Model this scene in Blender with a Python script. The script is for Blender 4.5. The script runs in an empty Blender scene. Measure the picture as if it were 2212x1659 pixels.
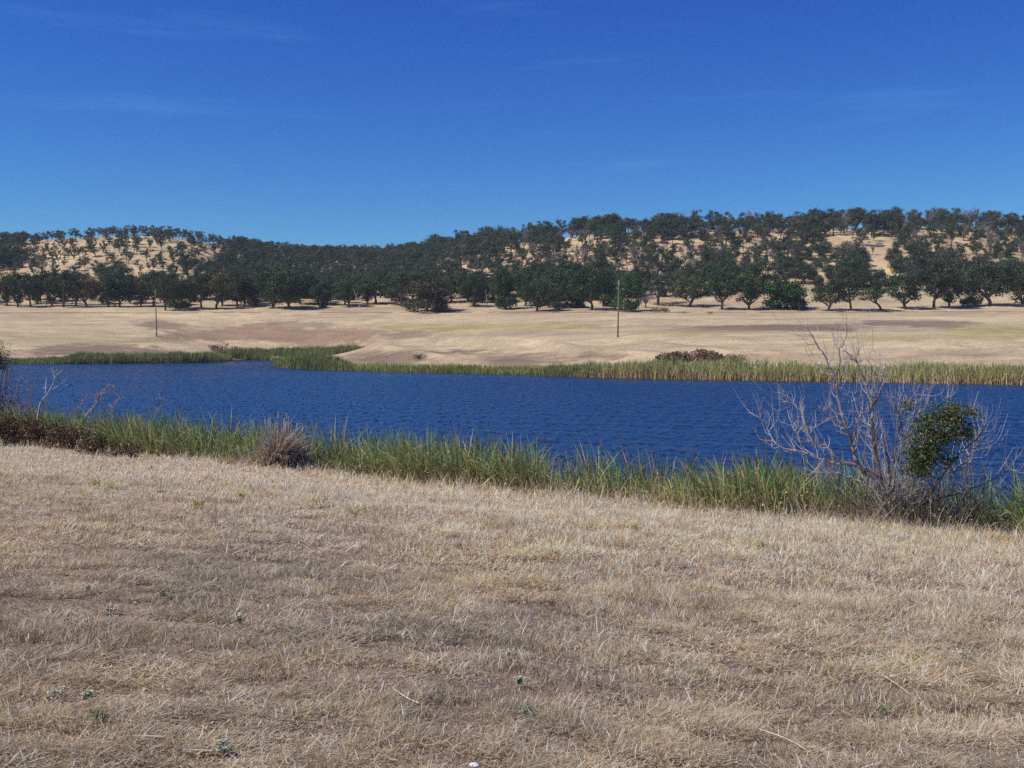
import bpy, math, random
import numpy as np
from mathutils import Vector

R = np.random.default_rng(7)
random.seed(7)
scene = bpy.context.scene
COL = scene.collection
rad = math.radians

# ------------------------------------------------------------------ camera
EYE = 5.0            # eye height above the water (water level is z = 0)
HX, HY, F = 1106.0, 735.0, 2372.0   # principal column, horizon row and focal length, photo units
cam_d = bpy.data.cameras.new('camera')
cam = bpy.data.objects.new('camera', cam_d)
COL.objects.link(cam)
cam.location = (0, 0, EYE)
cam.rotation_euler = (rad(90), 0, 0)
cam_d.sensor_width = 36.0
cam_d.lens = 36.0 * F / 2212.0
cam_d.shift_y = -(829.5 - HY) / 2212.0
cam_d.clip_start = 0.1
cam_d.clip_end = 20000
scene.camera = cam

# ------------------------------------------------------------------ noise
def _hash(ix, iy, seed):
    h = (ix.astype(np.int64) * 374761393 + iy.astype(np.int64) * 668265263 + seed * 974634721) & 0xffffffff
    h = ((h ^ (h >> 13)) * 1274126177) & 0xffffffff
    h = (h ^ (h >> 16)) & 0xffffffff
    return h / 4294967295.0
def vnoise(x, y, seed=0):
    x = np.asarray(x, float); y = np.asarray(y, float)
    ix = np.floor(x); iy = np.floor(y)
    fx = x - ix; fy = y - iy
    fx = fx * fx * (3 - 2 * fx); fy = fy * fy * (3 - 2 * fy)
    a = _hash(ix, iy, seed); b = _hash(ix + 1, iy, seed)
    c = _hash(ix, iy + 1, seed); d = _hash(ix + 1, iy + 1, seed)
    return (a * (1 - fx) + b * fx) * (1 - fy) + (c * (1 - fx) + d * fx) * fy
def fbm(x, y, seed=0, o=4):
    s = 0; a = 0.5; t = 0
    for k in range(o):
        s = s + a * vnoise(np.asarray(x) * 2 ** k, np.asarray(y) * 2 ** k, seed + k * 17)
        t += a; a *= 0.5
    return s / t
def sstep(a, b, x):
    t = np.clip((np.asarray(x, float) - a) / (b - a), 0, 1)
    return t * t * (3 - 2 * t)

# ------------------------------------------------------------------ terrain height field
# near bank: straight shore line, ground rises toward the camera
SN = np.array([-0.576, -0.817]); SA = np.array([-18.3, 46.5])
def shore_s(x, y):
    return (x - SA[0]) * SN[0] + (y - SA[1]) * SN[1] + 1.0 * (fbm(x * .12, y * .12, 5, 2) - .5)
def near_z(x, y):
    s = shore_s(x, y)   # metres from the waterline
    z = np.where(s > 0, 1.08 * sstep(-1.0, 4.0, s) - 0.10 + 0.1 * np.maximum(s - 3.5, 0), s * 0.22 )
    z = np.minimum(z, 3.6 + 0.01 * s)
    z = np.maximum(z, -2.0)
    bump = (fbm(x * .22, y * .30, 11, 3) - .5) * (.05 + .12 * sstep(9, 18, np.hypot(x, y))) + (fbm(x * 1.9, y * 1.9, 12, 2) - .5) * .035
    return z + bump * sstep(1, 6, s)

# far side: stations along each column (photo column -> depth d and height z)
def yz(d, y): return EYE + d * (HY - y) / F
SHORE = [(-900, 778), (-300, 786), (0, 787), (200, 786), (330, 785), (430, 784), (480, 782), (500, 779), (560, 776.5), (586, 775.5),
         (592, 795), (700, 799), (850, 804), (1000, 807), (1200, 813), (1400, 818), (1700, 823), (2000, 828), (2212, 831), (2700, 838), (3600, 838)]
def col(lst):  # (x, d, y) list -> interpolators of d and z
    xs = np.array([a[0] for a in lst], float); ds = np.array([a[1] for a in lst], float)
    zs = np.array([yz(a[1], a[2]) if len(a) == 3 else a[3] for a in lst], float)
    return xs, ds, zs
BANKTOP = [(-300, 262, 746), (0, 262, 745), (200, 265, 739), (330, 268, 735), (400, 266, 742), (450, 264, 758), (480, 268, 768), (540, 302, 771),
           (600, 225, 773), (690, 202, 783), (740, 207, 772), (790, 212, 760), (850, 216, 748), (920, 217, 741), (1000, 217, 737), (1200, 208, 735), (1400, 203, 735), (1700, 195, 741),
           (2000, 190, 745), (2212, 190, 745), (3000, 200, 745)]
GULLY = [(-300, 292, 0, 5.0), (0, 292, 0, 5.3), (200, 296, 0, 5.2), (330, 300, 0, 4.2), (430, 304, 0, 1.8), (500, 312, 0, 0.9), (620, 312, 0, 0.8), (700, 308, 0, 1.0),
         (850, 290, 0, 2.4), (1000, 270, 0, 4.0), (1200, 245, 0, 5.4), (1400, 232, 0, 5.8), (1700, 228, 0, 5.8), (2212, 228, 0, 5.6), (3000, 240, 0, 5.6)]
FIELD = [(-300, 335, 705), (200, 335, 703), (420, 345, 708), (700, 345, 710), (900, 325, 712), (1200, 285, 713), (1500, 272, 713), (2212, 268, 712), (3000, 270, 712)]
EDGE = [(-300, 380, 671), (300, 380, 672), (900, 375, 675), (1300, 362, 675), (1700, 355, 676), (2212, 350, 671), (3000, 350, 671)]
FOOT = [(-300, 430, 653), (300, 430, 653), (900, 425, 650), (1300, 405, 652), (1700, 395, 653), (2212, 390, 653), (3000, 390, 653)]
MID = [(-300, 520, 590), (0, 520, 590), (100, 520, 582), (300, 522, 576), (420, 525, 585), (520, 535, 600), (700, 560, 606), (900, 540, 600), (1050, 500, 590),
       (1300, 480, 576), (1700, 470, 572), (2212, 465, 570), (3000, 465, 580)]
CREST = [(-900, 640, 520), (-300, 630, 512), (0, 630, 520), (100, 625, 513), (200, 620, 505), (300, 620, 503), (400, 630, 513), (480, 650, 527), (560, 700, 541), (640, 745, 549),
         (740, 760, 552), (860, 745, 549), (930, 710, 539), (1010, 675, 527), (1100, 640, 517), (1200, 610, 509), (1300, 590, 499), (1400, 580, 492), (1500, 575, 489),
         (1700, 570, 487), (1850, 565, 485), (1960, 560, 484), (2060, 555, 484), (2212, 560, 488), (2600, 570, 500), (3600, 580, 540)]
GX = np.arange(-900, 3601, 6.0)
def dense(lst, sm):
    xs, ds, zs = col(lst)
    d = np.interp(GX, xs, ds); z = np.interp(GX, xs, zs)
    if sm > 0:
        k = np.exp(-0.5 * (np.arange(-30, 31) * 6.0 / sm) ** 2); k /= k.sum()
        d = np.convolve(np.pad(d, 30, 'edge'), k, 'valid'); z = np.convolve(np.pad(z, 30, 'edge'), k, 'valid')
    return d, z
sh_x = np.array([a[0] for a in SHORE], float)
sh_d = np.interp(GX, sh_x, EYE * F / (np.array([a[1] for a in SHORE], float) - HY))
st = [(sh_d - 40, np.full_like(GX, -2.0)), (sh_d, np.zeros_like(GX)), (sh_d + 7, np.full_like(GX, 0.45))]
for lst, sm in ((BANKTOP, 18), (GULLY, 45), (FIELD, 70), (EDGE, 70), (FOOT, 70), (MID, 45), (CREST, 30)):
    st.append(dense(lst, sm))
cd, cz = st[-1]
st.append((cd + 60, cz + 1.0)); st.append((cd + 260, cz - 30)); st.append((cd + 700, cz * 0 + 8)); st.append((cd * 0 + 9000, cz * 0 + 5))
GD = np.concatenate([np.arange(60, 480, 2.0), np.arange(480, 1000, 5.0), np.linspace(1000, 9000, 60)])
TAB = np.zeros((len(GX), len(GD)))
SD = np.array([s[0] for s in st]); SZ = np.array([s[1] for s in st])
for i in range(len(GX)):
    d = np.maximum.accumulate(SD[:, i] + np.arange(len(SD)) * 0.5)
    TAB[i] = np.interp(GD, d, SZ[:, i])
# round the profile a little along the depth
k = np.exp(-0.5 * (np.arange(-9, 10) / 2.6) ** 2); k /= k.sum()
PT = np.pad(TAB, ((0, 0), (9, 9)), 'edge')
SMO = sum(k[j] * PT[:, j:j + len(GD)] for j in range(19))
shi = np.interp(GX, GX, sh_d)
w = sstep(10, 34, GD[None, :] - shi[:, None])
TAB = TAB * (1 - w) + SMO * w
UMAX = rad(43)
def far_coord(x, y):
    th = np.arctan2(x, y); r = np.hypot(x, y)
    tc = np.clip(th, -UMAX, UMAX)
    return HX + F * np.tan(tc), r * np.cos(tc)
def far_z(x, y):
    xd, d = far_coord(x, y)
    fx = np.clip((xd - GX[0]) / 6.0, 0, len(GX) - 1.001); ix = fx.astype(int); fx = fx - ix
    fd = np.clip(np.interp(d, GD, np.arange(len(GD))), 0, len(GD) - 1.001); jd = fd.astype(int); fd = fd - jd
    z = (TAB[ix, jd] * (1 - fd) + TAB[ix, jd + 1] * fd) * (1 - fx) + (TAB[ix + 1, jd] * (1 - fd) + TAB[ix + 1, jd + 1] * fd) * fx
    sh = np.interp(xd, GX, sh_d)
    land = sstep(6, 30, d - sh)
    hill = sstep(440, 520, d) * (1 - sstep(900, 1200, d))
    # gullies that run down the near bluff, swells in the field, spurs on the hills
    fade = sstep(0, 25, d - sh) * (1 - sstep(60, 110, d - sh))
    q = x * .9 + y * .45
    g = 1 - np.abs(2 * fbm(q * .045, y * .012, 41, 3) - 1) * 2.0
    z = z + fade * 1.7 * (g - .3) * sstep(620, 800, xd) + land * (fbm(x * .02, y * .02, 31, 3) - .5) * 1.6 + land * (fbm(x * .15, y * .15, 33, 2) - .5) * .35
    z = z + hill * ((fbm(x * .011, y * .006, 51, 3) - .5) * 9.0 + (fbm(x * .05, y * .05, 52, 2) - .5) * 1.6) * (1 - .75 * sstep(-40, 25, d - np.interp(xd, GX, cd)))
    return np.where(d < 62, -2.0, z)
def terrain(x, y):
    x = np.asarray(x, float); y = np.asarray(y, float)
    return np.maximum(near_z(x, y), far_z(x, y))
def T1(x, y): return float(terrain(np.array([x]), np.array([y]))[0])
def hit(xd, yd, d0=3.0, d1=900.0):
    """first depth at which the line of sight through a photo point meets the ground"""
    d = np.concatenate([np.arange(d0, 60, .1), np.arange(max(60, d0), d1, .5)])
    d = d[d >= d0]
    x = d * (xd - HX) / F
    below = terrain(x, d) >= EYE + d * (HY - yd) / F
    j = int(np.argmax(below)) if below.any() else len(d) - 1
    if d0 < 60 and (d[j] > 60 or shore_s(x[j:j + 1], d[j:j + 1])[0] < 1.6) or not below.any():
        k = (d < 62) & (shore_s(x, d) > 2.6) if d0 < 60 else d > 0
        gap = np.abs(EYE + d * (HY - yd) / F - terrain(x, d)) + np.where(k, 0, 1e6)
        j = int(np.argmin(gap * (1 + 0 * d)))
    return float(x[j]), float(d[j])
def P(xd, yd, d): return np.array([d * (xd - HX) / F, d, EYE + d * (HY - yd) / F])

# ------------------------------------------------------------------ mesh helpers
class MB:
    def __init__(s): s.v = []; s.f = []; s.c = []; s.n = 0
    def add(s, V, Fs, C):
        V = np.asarray(V, np.float32).reshape(-1, 3)
        C = np.asarray(C, np.float32)
        if C.ndim == 1: C = np.tile(C, (len(V), 1))
        s.v.append(V); s.c.append(C)
        for f in Fs:
            f = np.asarray(f, np.int32)
            if len(f): s.f.append(f + s.n)
        s.n += len(V)
    def mesh(s, name, m, smooth=False):
        V = np.concatenate(s.v); C = np.concatenate(s.c)
        me = bpy.data.meshes.new(name)
        me.vertices.add(len(V)); me.vertices.foreach_set('co', V.ravel())
        idx = np.concatenate([f.ravel() for f in s.f])
        tot = np.concatenate([np.full(len(f), f.shape[1], np.int32) for f in s.f])
        me.loops.add(len(idx)); me.loops.foreach_set('vertex_index', idx)
        me.polygons.add(len(tot))
        me.polygons.foreach_set('loop_start', np.concatenate([[0], np.cumsum(tot)[:-1]]).astype(np.int32))
        me.polygons.foreach_set('loop_total', tot)
        me.polygons.foreach_set('use_smooth', np.full(len(tot), smooth))
        a = me.color_attributes.new('tint', 'FLOAT_COLOR', 'POINT')
        a.data.foreach_set('color', np.hstack([C, np.ones((len(C), 1), np.float32)]).astype(np.float32).ravel())
        me.materials.append(m)
        me.update(calc_edges=True)
        return me
    def build(s, name, m, parent=None, smooth=False):
        o = bpy.data.objects.new(name, s.mesh(name, m, smooth))
        COL.objects.link(o)
        if parent: o.parent = parent
        return o
def tag(o, label=None, cat=None, group=None, kind=None):
    if label: o['label'] = label
    if cat: o['category'] = cat
    if group: o['group'] = group
    if kind: o['kind'] = kind
    return o
def empty(name, loc, rz=0.0):
    o = bpy.data.objects.new(name, None); COL.objects.link(o)
    o.empty_display_size = .3
    o.location = loc; o.rotation_euler = (0, 0, rz)
    return o
def tube(mb, pts, radii, c, k=6, jit=0.0):
    pts = np.asarray(pts, float); n = len(pts)
    radii = np.atleast_1d(np.asarray(radii, float))
    radii = np.interp(np.linspace(0, 1, n), np.linspace(0, 1, len(radii)), radii) if len(radii) > 1 else np.full(n, radii[0])
    t = np.gradient(pts, axis=0); t /= np.linalg.norm(t, axis=1)[:, None] + 1e-9
    ref = np.array([0.31, 0.17, 0.93]); 
    if abs(t[0] @ ref) > .95: ref = np.array([1.0, 0, 0])
    u = np.cross(t, ref); u /= np.linalg.norm(u, axis=1)[:, None] + 1e-9
    v = np.cross(t, u)
    a = np.arange(k) * 2 * math.pi / k
    rr = radii[:, None] * (1 + (jit * (R.random((n, k)) - .5) if jit else 0))
    V = pts[:, None] + rr[..., None] * (u[:, None] * np.cos(a)[None, :, None] + v[:, None] * np.sin(a)[None, :, None])
    q = []
    i = np.arange(n - 1)[:, None] * k; j = np.arange(k)[None]; jn = (j + 1) % k
    q = np.stack([i + j, i + jn, i + k + jn, i + k + j], -1).reshape(-1, 4)
    C = np.asarray(c, float)
    if C.ndim == 2: C = np.repeat(C, k, 0)
    mb.add(V.reshape(-1, 3), [q, np.arange(k)[None, ::-1], (np.arange(k) + (n - 1) * k)[None]], C)
def smooth_line(pts, m=4):
    """Catmull-Rom through the points"""
    p = np.asarray(pts, float)
    if len(p) < 3: 
        t = np.linspace(0, 1, m + 1)[:, None]; return p[0] * (1 - t) + p[-1] * t
    q = np.vstack([2 * p[0] - p[1], p, 2 * p[-1] - p[-2]])
    out = []
    for i in range(1, len(q) - 2):
        for t in np.arange(m) / m:
            a, b, c, d = q[i - 1], q[i], q[i + 1], q[i + 2]
            out.append(.5 * (2 * b + (c - a) * t + (2 * a - 5 * b + 4 * c - d) * t * t + (3 * b - a - 3 * c + d) * t ** 3))
    out.append(p[-1])
    return np.array(out)
def rand_dir(n, g=None):
    v = (g or R).normal(size=(n, 3)); return v / np.linalg.norm(v, axis=1)[:, None]
def leaves(mb, ctr, size, cols, flat=0.0, g=None, aspect=.62, nrm=None):
    """pointed leaf faces at the centres, random attitudes"""
    g = g or R
    n = len(ctr)
    a = rand_dir(n, g); a[:, 2] *= (1 - flat); a /= np.linalg.norm(a, axis=1)[:, None]
    if nrm is not None:   # leaf planes that face outward from their spray
        nn = nrm / (np.linalg.norm(nrm, axis=1)[:, None] + 1e-9) * 1.3 + rand_dir(n, g)
        nn /= np.linalg.norm(nn, axis=1)[:, None] + 1e-9
        a = np.cross(nn, a); a /= np.linalg.norm(a, axis=1)[:, None] + 1e-9
        b = np.cross(nn, a)
    else:
        b = np.cross(a, rand_dir(n, g)); b /= np.linalg.norm(b, axis=1)[:, None] + 1e-9
    size = np.broadcast_to(size, (n,))[:, None]
    V = np.stack([ctr - a * size * .5, ctr + b * size * .5 * aspect, ctr + a * size * .5, ctr - b * size * .5 * aspect], 1)
    f = np.arange(4 * n).reshape(n, 4)
    mb.add(V.reshape(-1, 3), [f], np.repeat(cols, 4, 0))
def blades(mb, base, az, h, wd, lean, bend, c0, c1, nseg=2, bendaz=None):
    """grass-like strips: lean is the tilt at the root, bend the further tilt at the tip"""
    n = len(base)
    if bendaz is None: bendaz = az
    dx = np.stack([np.cos(az), np.sin(az), np.zeros(n)], 1)
    bx = np.stack([np.cos(bendaz), np.sin(bendaz), np.zeros(n)], 1)
    fa = az + R.uniform(-1, 1, n) * np.where(lean > 1.0, .25, 1.6) + math.pi / 2
    side = np.stack([np.cos(fa), np.sin(fa), np.zeros(n)], 1)
    pts = [base]; p = base.copy(); up = np.array([0, 0, 1.0])
    for k in range(nseg):
        a1 = lean; a2 = bend * ((k + .5) / nseg)
        dirv = dx * np.sin(a1)[:, None] + up * np.cos(a1)[:, None]
        dirv = dirv * np.cos(a2)[:, None] + bx * np.sin(a2)[:, None]
        dirv /= np.linalg.norm(dirv, axis=1)[:, None]
        p = p + dirv * (h / nseg)[:, None]; pts.append(p)
    V = []; C = []
    for k in range(nseg):
        ww = wd * (1 - .55 * (k / nseg) ** 1.5) * .5
        V += [pts[k] - side * ww[:, None], pts[k] + side * ww[:, None]]
        t = k / nseg
        C += [c0 * (1 - t) + c1 * t] * 2
    V.append(pts[-1]); C.append(c1)
    m = 2 * nseg + 1
    V = np.stack(V, 1).reshape(-1, 3); C = np.stack(C, 1).reshape(-1, 3)
    o = np.arange(n)[:, None] * m
    fs = []
    if nseg > 1:
        q = [o + np.array([[2 * k, 2 * k + 1, 2 * k + 3, 2 * k + 2]]) for k in range(nseg - 1)]
        fs.append(np.concatenate(q))
    fs.append(o + np.array([[2 * nseg - 2, 2 * nseg - 1, 2 * nseg]]))
    mb.add(V, fs, C)
def pick(n, palette, jitter=.12, wts=None):
    p = np.asarray(palette, float)
    c = p[R.choice(len(p), n, p=wts)]
    return np.clip(c * (1 + (R.random((n, 1)) - .5) * 2 * jitter) * (1 + (R.random((n, 3)) - .5) * .1), 0, 1)

# ------------------------------------------------------------------ materials
def mat(name, rough=.8, transl=0.0, bump=None, spec=.2, noise=None):
    m = bpy.data.materials.new(name); m.use_nodes = True
    nt = m.node_tree; nt.nodes.clear()
    out = nt.nodes.new('ShaderNodeOutputMaterial')
    at = nt.nodes.new('ShaderNodeAttribute'); at.attribute_name = 'tint'
    b = nt.nodes.new('ShaderNodeBsdfPrincipled')
    b.inputs['Roughness'].default_value = rough
    b.inputs['Specular IOR Level'].default_value = spec
    src = at.outputs['Color']
    tc = nt.nodes.new('ShaderNodeTexCoord')
    if noise:
        sc, amt = noise
        n = nt.nodes.new('ShaderNodeTexNoise'); n.inputs['Scale'].default_value = sc; n.inputs['Detail'].default_value = 5
        nt.links.new(tc.outputs['Object'], n.inputs['Vector'])
        mr = nt.nodes.new('ShaderNodeMapRange'); mr.inputs['From Min'].default_value = .3; mr.inputs['From Max'].default_value = .7
        mr.inputs['To Min'].default_value = 1 - amt; mr.inputs['To Max'].default_value = 1 + amt
        nt.links.new(n.outputs['Fac'], mr.inputs['Value'])
        mx = nt.nodes.new('ShaderNodeVectorMath'); mx.operation = 'SCALE'
        nt.links.new(src, mx.inputs[0]); nt.links.new(mr.outputs['Result'], mx.inputs['Scale'])
        src = mx.outputs['Vector']
    nt.links.new(src, b.inputs['Base Color'])
    if bump:
        n = nt.nodes.new('ShaderNodeTexNoise'); n.inputs['Scale'].default_value = bump[0]; n.inputs['Detail'].default_value = 6
        nt.links.new(tc.outputs['Object'], n.inputs['Vector'])
        bp = nt.nodes.new('ShaderNodeBump'); bp.inputs['Strength'].default_value = bump[1]; bp.inputs['Distance'].default_value = bump[2]
        nt.links.new(n.outputs['Fac'], bp.inputs['Height']); nt.links.new(bp.outputs['Normal'], b.inputs['Normal'])
    if transl:
        t = nt.nodes.new('ShaderNodeBsdfTranslucent'); nt.links.new(src, t.inputs['Color'])
        mx = nt.nodes.new('ShaderNodeMixShader'); mx.inputs[0].default_value = transl
        nt.links.new(b.outputs[0], mx.inputs[1]); nt.links.new(t.outputs[0], mx.inputs[2])
        nt.links.new(mx.outputs[0], out.inputs['Surface'])
    else:
        nt.links.new(b.outputs[0], out.inputs['Surface'])
    return m
M_leaf = mat('oak_leaf', .7, .12)
nt = M_leaf.node_tree
oi = nt.nodes.new('ShaderNodeObjectInfo'); cr_ = nt.nodes.new('ShaderNodeValToRGB')
cr_.color_ramp.elements[0].color = (.66, .72, .74, 1); cr_.color_ramp.elements[1].color = (1.25, 1.12, 1.0, 1)
e_ = cr_.color_ramp.elements.new(.3); e_.color = (.88, 1.0, .9, 1)
e_ = cr_.color_ramp.elements.new(.6); e_.color = (1.05, 1.03, 1.08, 1)
e_ = cr_.color_ramp.elements.new(.82); e_.color = (1.12, 1.22, 1.0, 1)
vm = nt.nodes.new('ShaderNodeVectorMath'); vm.operation = 'MULTIPLY'
at_ = [n_ for n_ in nt.nodes if n_.type == 'ATTRIBUTE'][0]
nt.links.new(oi.outputs['Random'], cr_.inputs[0])
for l_ in list(at_.outputs['Color'].links):
    to = l_.to_socket; nt.links.remove(l_); nt.links.new(vm.outputs[0], to)
nt.links.new(at_.outputs['Color'], vm.inputs[0]); nt.links.new(cr_.outputs[0], vm.inputs[1])
M_bark = mat('bark', .9, 0, (8.0, .6, .05), noise=(3.0, .35))
M_pale = mat('weathered_wood', .85, 0, (30.0, .5, .01), noise=(6.0, .3))
M_dry = mat('dry_grass_blade', .75, .35)
M_reed = mat('reed_leaf', .6, .25)
M_bush = mat('bush_leaf', .6, .2)
M_pole = mat('pole_timber', .9, 0, (5.0, .4, .02), noise=(1.5, .25))
M_stone = mat('pale_stone', .9, 0, (40.0, .6, .01), noise=(20.0, .15))

# terrain material: vertex colour holds the broad patches of soil, sward and painted bank shade, noise breaks it up
M_ground = bpy.data.materials.new('dry_ground'); M_ground.use_nodes = True
nt = M_ground.node_tree; b = nt.nodes['Principled BSDF']; L = nt.links.new
b.inputs['Roughness'].default_value = .95; b.inputs['Specular IOR Level'].default_value = .1
at = nt.nodes.new('ShaderNodeAttribute'); at.attribute_name = 'tint'
geo = nt.nodes.new('ShaderNodeNewGeometry')
cur = at.outputs['Color']
for sc, amt, det, stretch in ((1.6, .30, 6, (1, 1, 1)), (.22, .20, 5, (.55, 1, 1)), (.05, .12, 3, (.4, 1, 1))):
    mp = nt.nodes.new('ShaderNodeMapping'); mp.inputs['Scale'].default_value = stretch
    L(geo.outputs['Position'], mp.inputs['Vector'])
    n = nt.nodes.new('ShaderNodeTexNoise'); n.inputs['Scale'].default_value = sc; n.inputs['Detail'].default_value = det; n.inputs['Roughness'].default_value = .65
    L(mp.outputs['Vector'], n.inputs['Vector'])
    mr = nt.nodes.new('ShaderNodeMapRange'); mr.inputs['From Min'].default_value = .28; mr.inputs['From Max'].default_value = .72
    mr.inputs['To Min'].default_value = 1 - amt; mr.inputs['To Max'].default_value = 1 + amt
    L(n.outputs['Fac'], mr.inputs['Value'])
    vm = nt.nodes.new('ShaderNodeVectorMath'); vm.operation = 'SCALE'
    L(cur, vm.inputs[0]); L(mr.outputs['Result'], vm.inputs['Scale']); cur = vm.outputs['Vector']
L(cur, b.inputs['Base Color'])
n = nt.nodes.new('ShaderNodeTexNoise'); n.inputs['Scale'].default_value = 1.3; n.inputs['Detail'].default_value = 8; n.inputs['Roughness'].default_value = .7
L(geo.outputs['Position'], n.inputs['Vector'])
bp = nt.nodes.new('ShaderNodeBump'); bp.inputs['Strength'].default_value = .7; bp.inputs['Distance'].default_value = .35
L(n.outputs['Fac'], bp.inputs['Height']); L(bp.outputs['Normal'], b.inputs['Normal'])

# water
M_water = bpy.data.materials.new('lake_water'); M_water.use_nodes = True
nt = M_water.node_tree; b = nt.nodes['Principled BSDF']; L = nt.links.new
b.inputs['Base Color'].default_value = (.008, .028, .078, 1)
b.inputs['Roughness'].default_value = .2; b.inputs['IOR'].default_value = 1.33
geo = nt.nodes.new('ShaderNodeNewGeometry')
n = nt.nodes.new('ShaderNodeTexNoise'); n.inputs['Scale'].default_value = 3.0; n.inputs['Detail'].default_value = 3
L(geo.outputs['Position'], n.inputs['Vector'])
bp = nt.nodes.new('ShaderNodeBump'); bp.inputs['Strength'].default_value = .5; bp.inputs['Distance'].default_value = .04
L(n.outputs['Fac'], bp.inputs['Height']); L(bp.outputs['Normal'], b.inputs['Normal'])

# ------------------------------------------------------------------ world and sun
SUN_EL, SUN_AZ = 51.0, math.degrees(math.atan2(-.90, -.24))   # azimuth from +Y toward +X
wd_ = bpy.data.worlds.new('World'); scene.world = wd_; wd_.use_nodes = True
nt = wd_.node_tree; nt.nodes.clear(); L = nt.links.new
out = nt.nodes.new('ShaderNodeOutputWorld'); bg = nt.nodes.new('ShaderNodeBackground')
sky = nt.nodes.new('ShaderNodeTexSky'); sky.sky_type = 'NISHITA'; sky.sun_disc = False
sky.sun_elevation = rad(SUN_EL); sky.sun_rotation = rad(SUN_AZ)
sky.air_density = 1.0; sky.dust_density = 0.0; sky.ozone_density = 3.0; sky.altitude = 300
hs = nt.nodes.new('ShaderNodeHueSaturation'); hs.inputs['Saturation'].default_value = 1.25; hs.inputs['Value'].default_value = 1.0
L(sky.outputs[0], hs.inputs['Color'])
# faint streaks of high cirrus
tc = nt.nodes.new('ShaderNodeTexCoord')
mp = nt.nodes.new('ShaderNodeMapping'); mp.inputs['Scale'].default_value = (1.6, 1.6, 16); mp.inputs['Rotation'].default_value = (0, .12, 0)
L(tc.outputs['Generated'], mp.inputs['Vector'])
n1 = nt.nodes.new('ShaderNodeTexNoise'); n1.inputs['Scale'].default_value = 2.6; n1.inputs['Detail'].default_value = 6; n1.inputs['Roughness'].default_value = .6
L(mp.outputs['Vector'], n1.inputs['Vector'])
mr = nt.nodes.new('ShaderNodeMapRange'); mr.inputs['From Min'].default_value = .56; mr.inputs['From Max'].default_value = .8; mr.inputs['To Max'].default_value = .13
L(n1.outputs['Fac'], mr.inputs['Value'])
mx = nt.nodes.new('ShaderNodeMix'); mx.data_type = 'RGBA'
L(mr.outputs['Result'], mx.inputs['Factor']); L(hs.outputs[0], mx.inputs['A']); mx.inputs['B'].default_value = (6.0, 7.5, 9.5, 1)
sp = nt.nodes.new('ShaderNodeSeparateColor'); cb_ = nt.nodes.new('ShaderNodeCombineColor')
L(mx.outputs['Result'], sp.inputs[0])
STR = .085
for ch, (p_, g_) in enumerate(((1.27, .60), (1.37, 1.12), (.90, 1.17))):   # deep, clean autumn sky
    m1 = nt.nodes.new('ShaderNodeMath'); m1.operation = 'POWER'; m1.inputs[1].default_value = p_
    m2 = nt.nodes.new('ShaderNodeMath'); m2.operation = 'MULTIPLY'; m2.inputs[1].default_value = g_ * STR ** (p_ - 1)
    L(sp.outputs[ch], m1.inputs[0]); L(m1.outputs[0], m2.inputs[0]); L(m2.outputs[0], cb_.inputs[ch])
L(cb_.outputs[0], bg.inputs['Color']); bg.inputs['Strength'].default_value = STR
L(bg.outputs[0], out.inputs['Surface'])
sd = bpy.data.lights.new('sun', 'SUN'); sd.energy = 4.6; sd.angle = rad(.5); sd.color = (1, .93, .83)
so = bpy.data.objects.new('sun', sd); COL.objects.link(so)
to_sun = Vector((math.sin(rad(SUN_AZ)) * math.cos(rad(SUN_EL)), math.cos(rad(SUN_AZ)) * math.cos(rad(SUN_EL)), math.sin(rad(SUN_EL))))
so.rotation_euler = to_sun.to_track_quat('Z', 'Y').to_euler()
so.location = (-30, -20, 60)
scene.view_settings.view_transform = 'Standard'
try: scene.view_settings.look = 'None'
except Exception: pass
scene.view_settings.exposure = 0.0; scene.view_settings.gamma = 1.0
scene.cycles.max_bounces = 6; scene.cycles.transparent_max_bounces = 8; scene.cycles.diffuse_bounces = 3
scene.cycles.use_denoising = False

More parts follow.
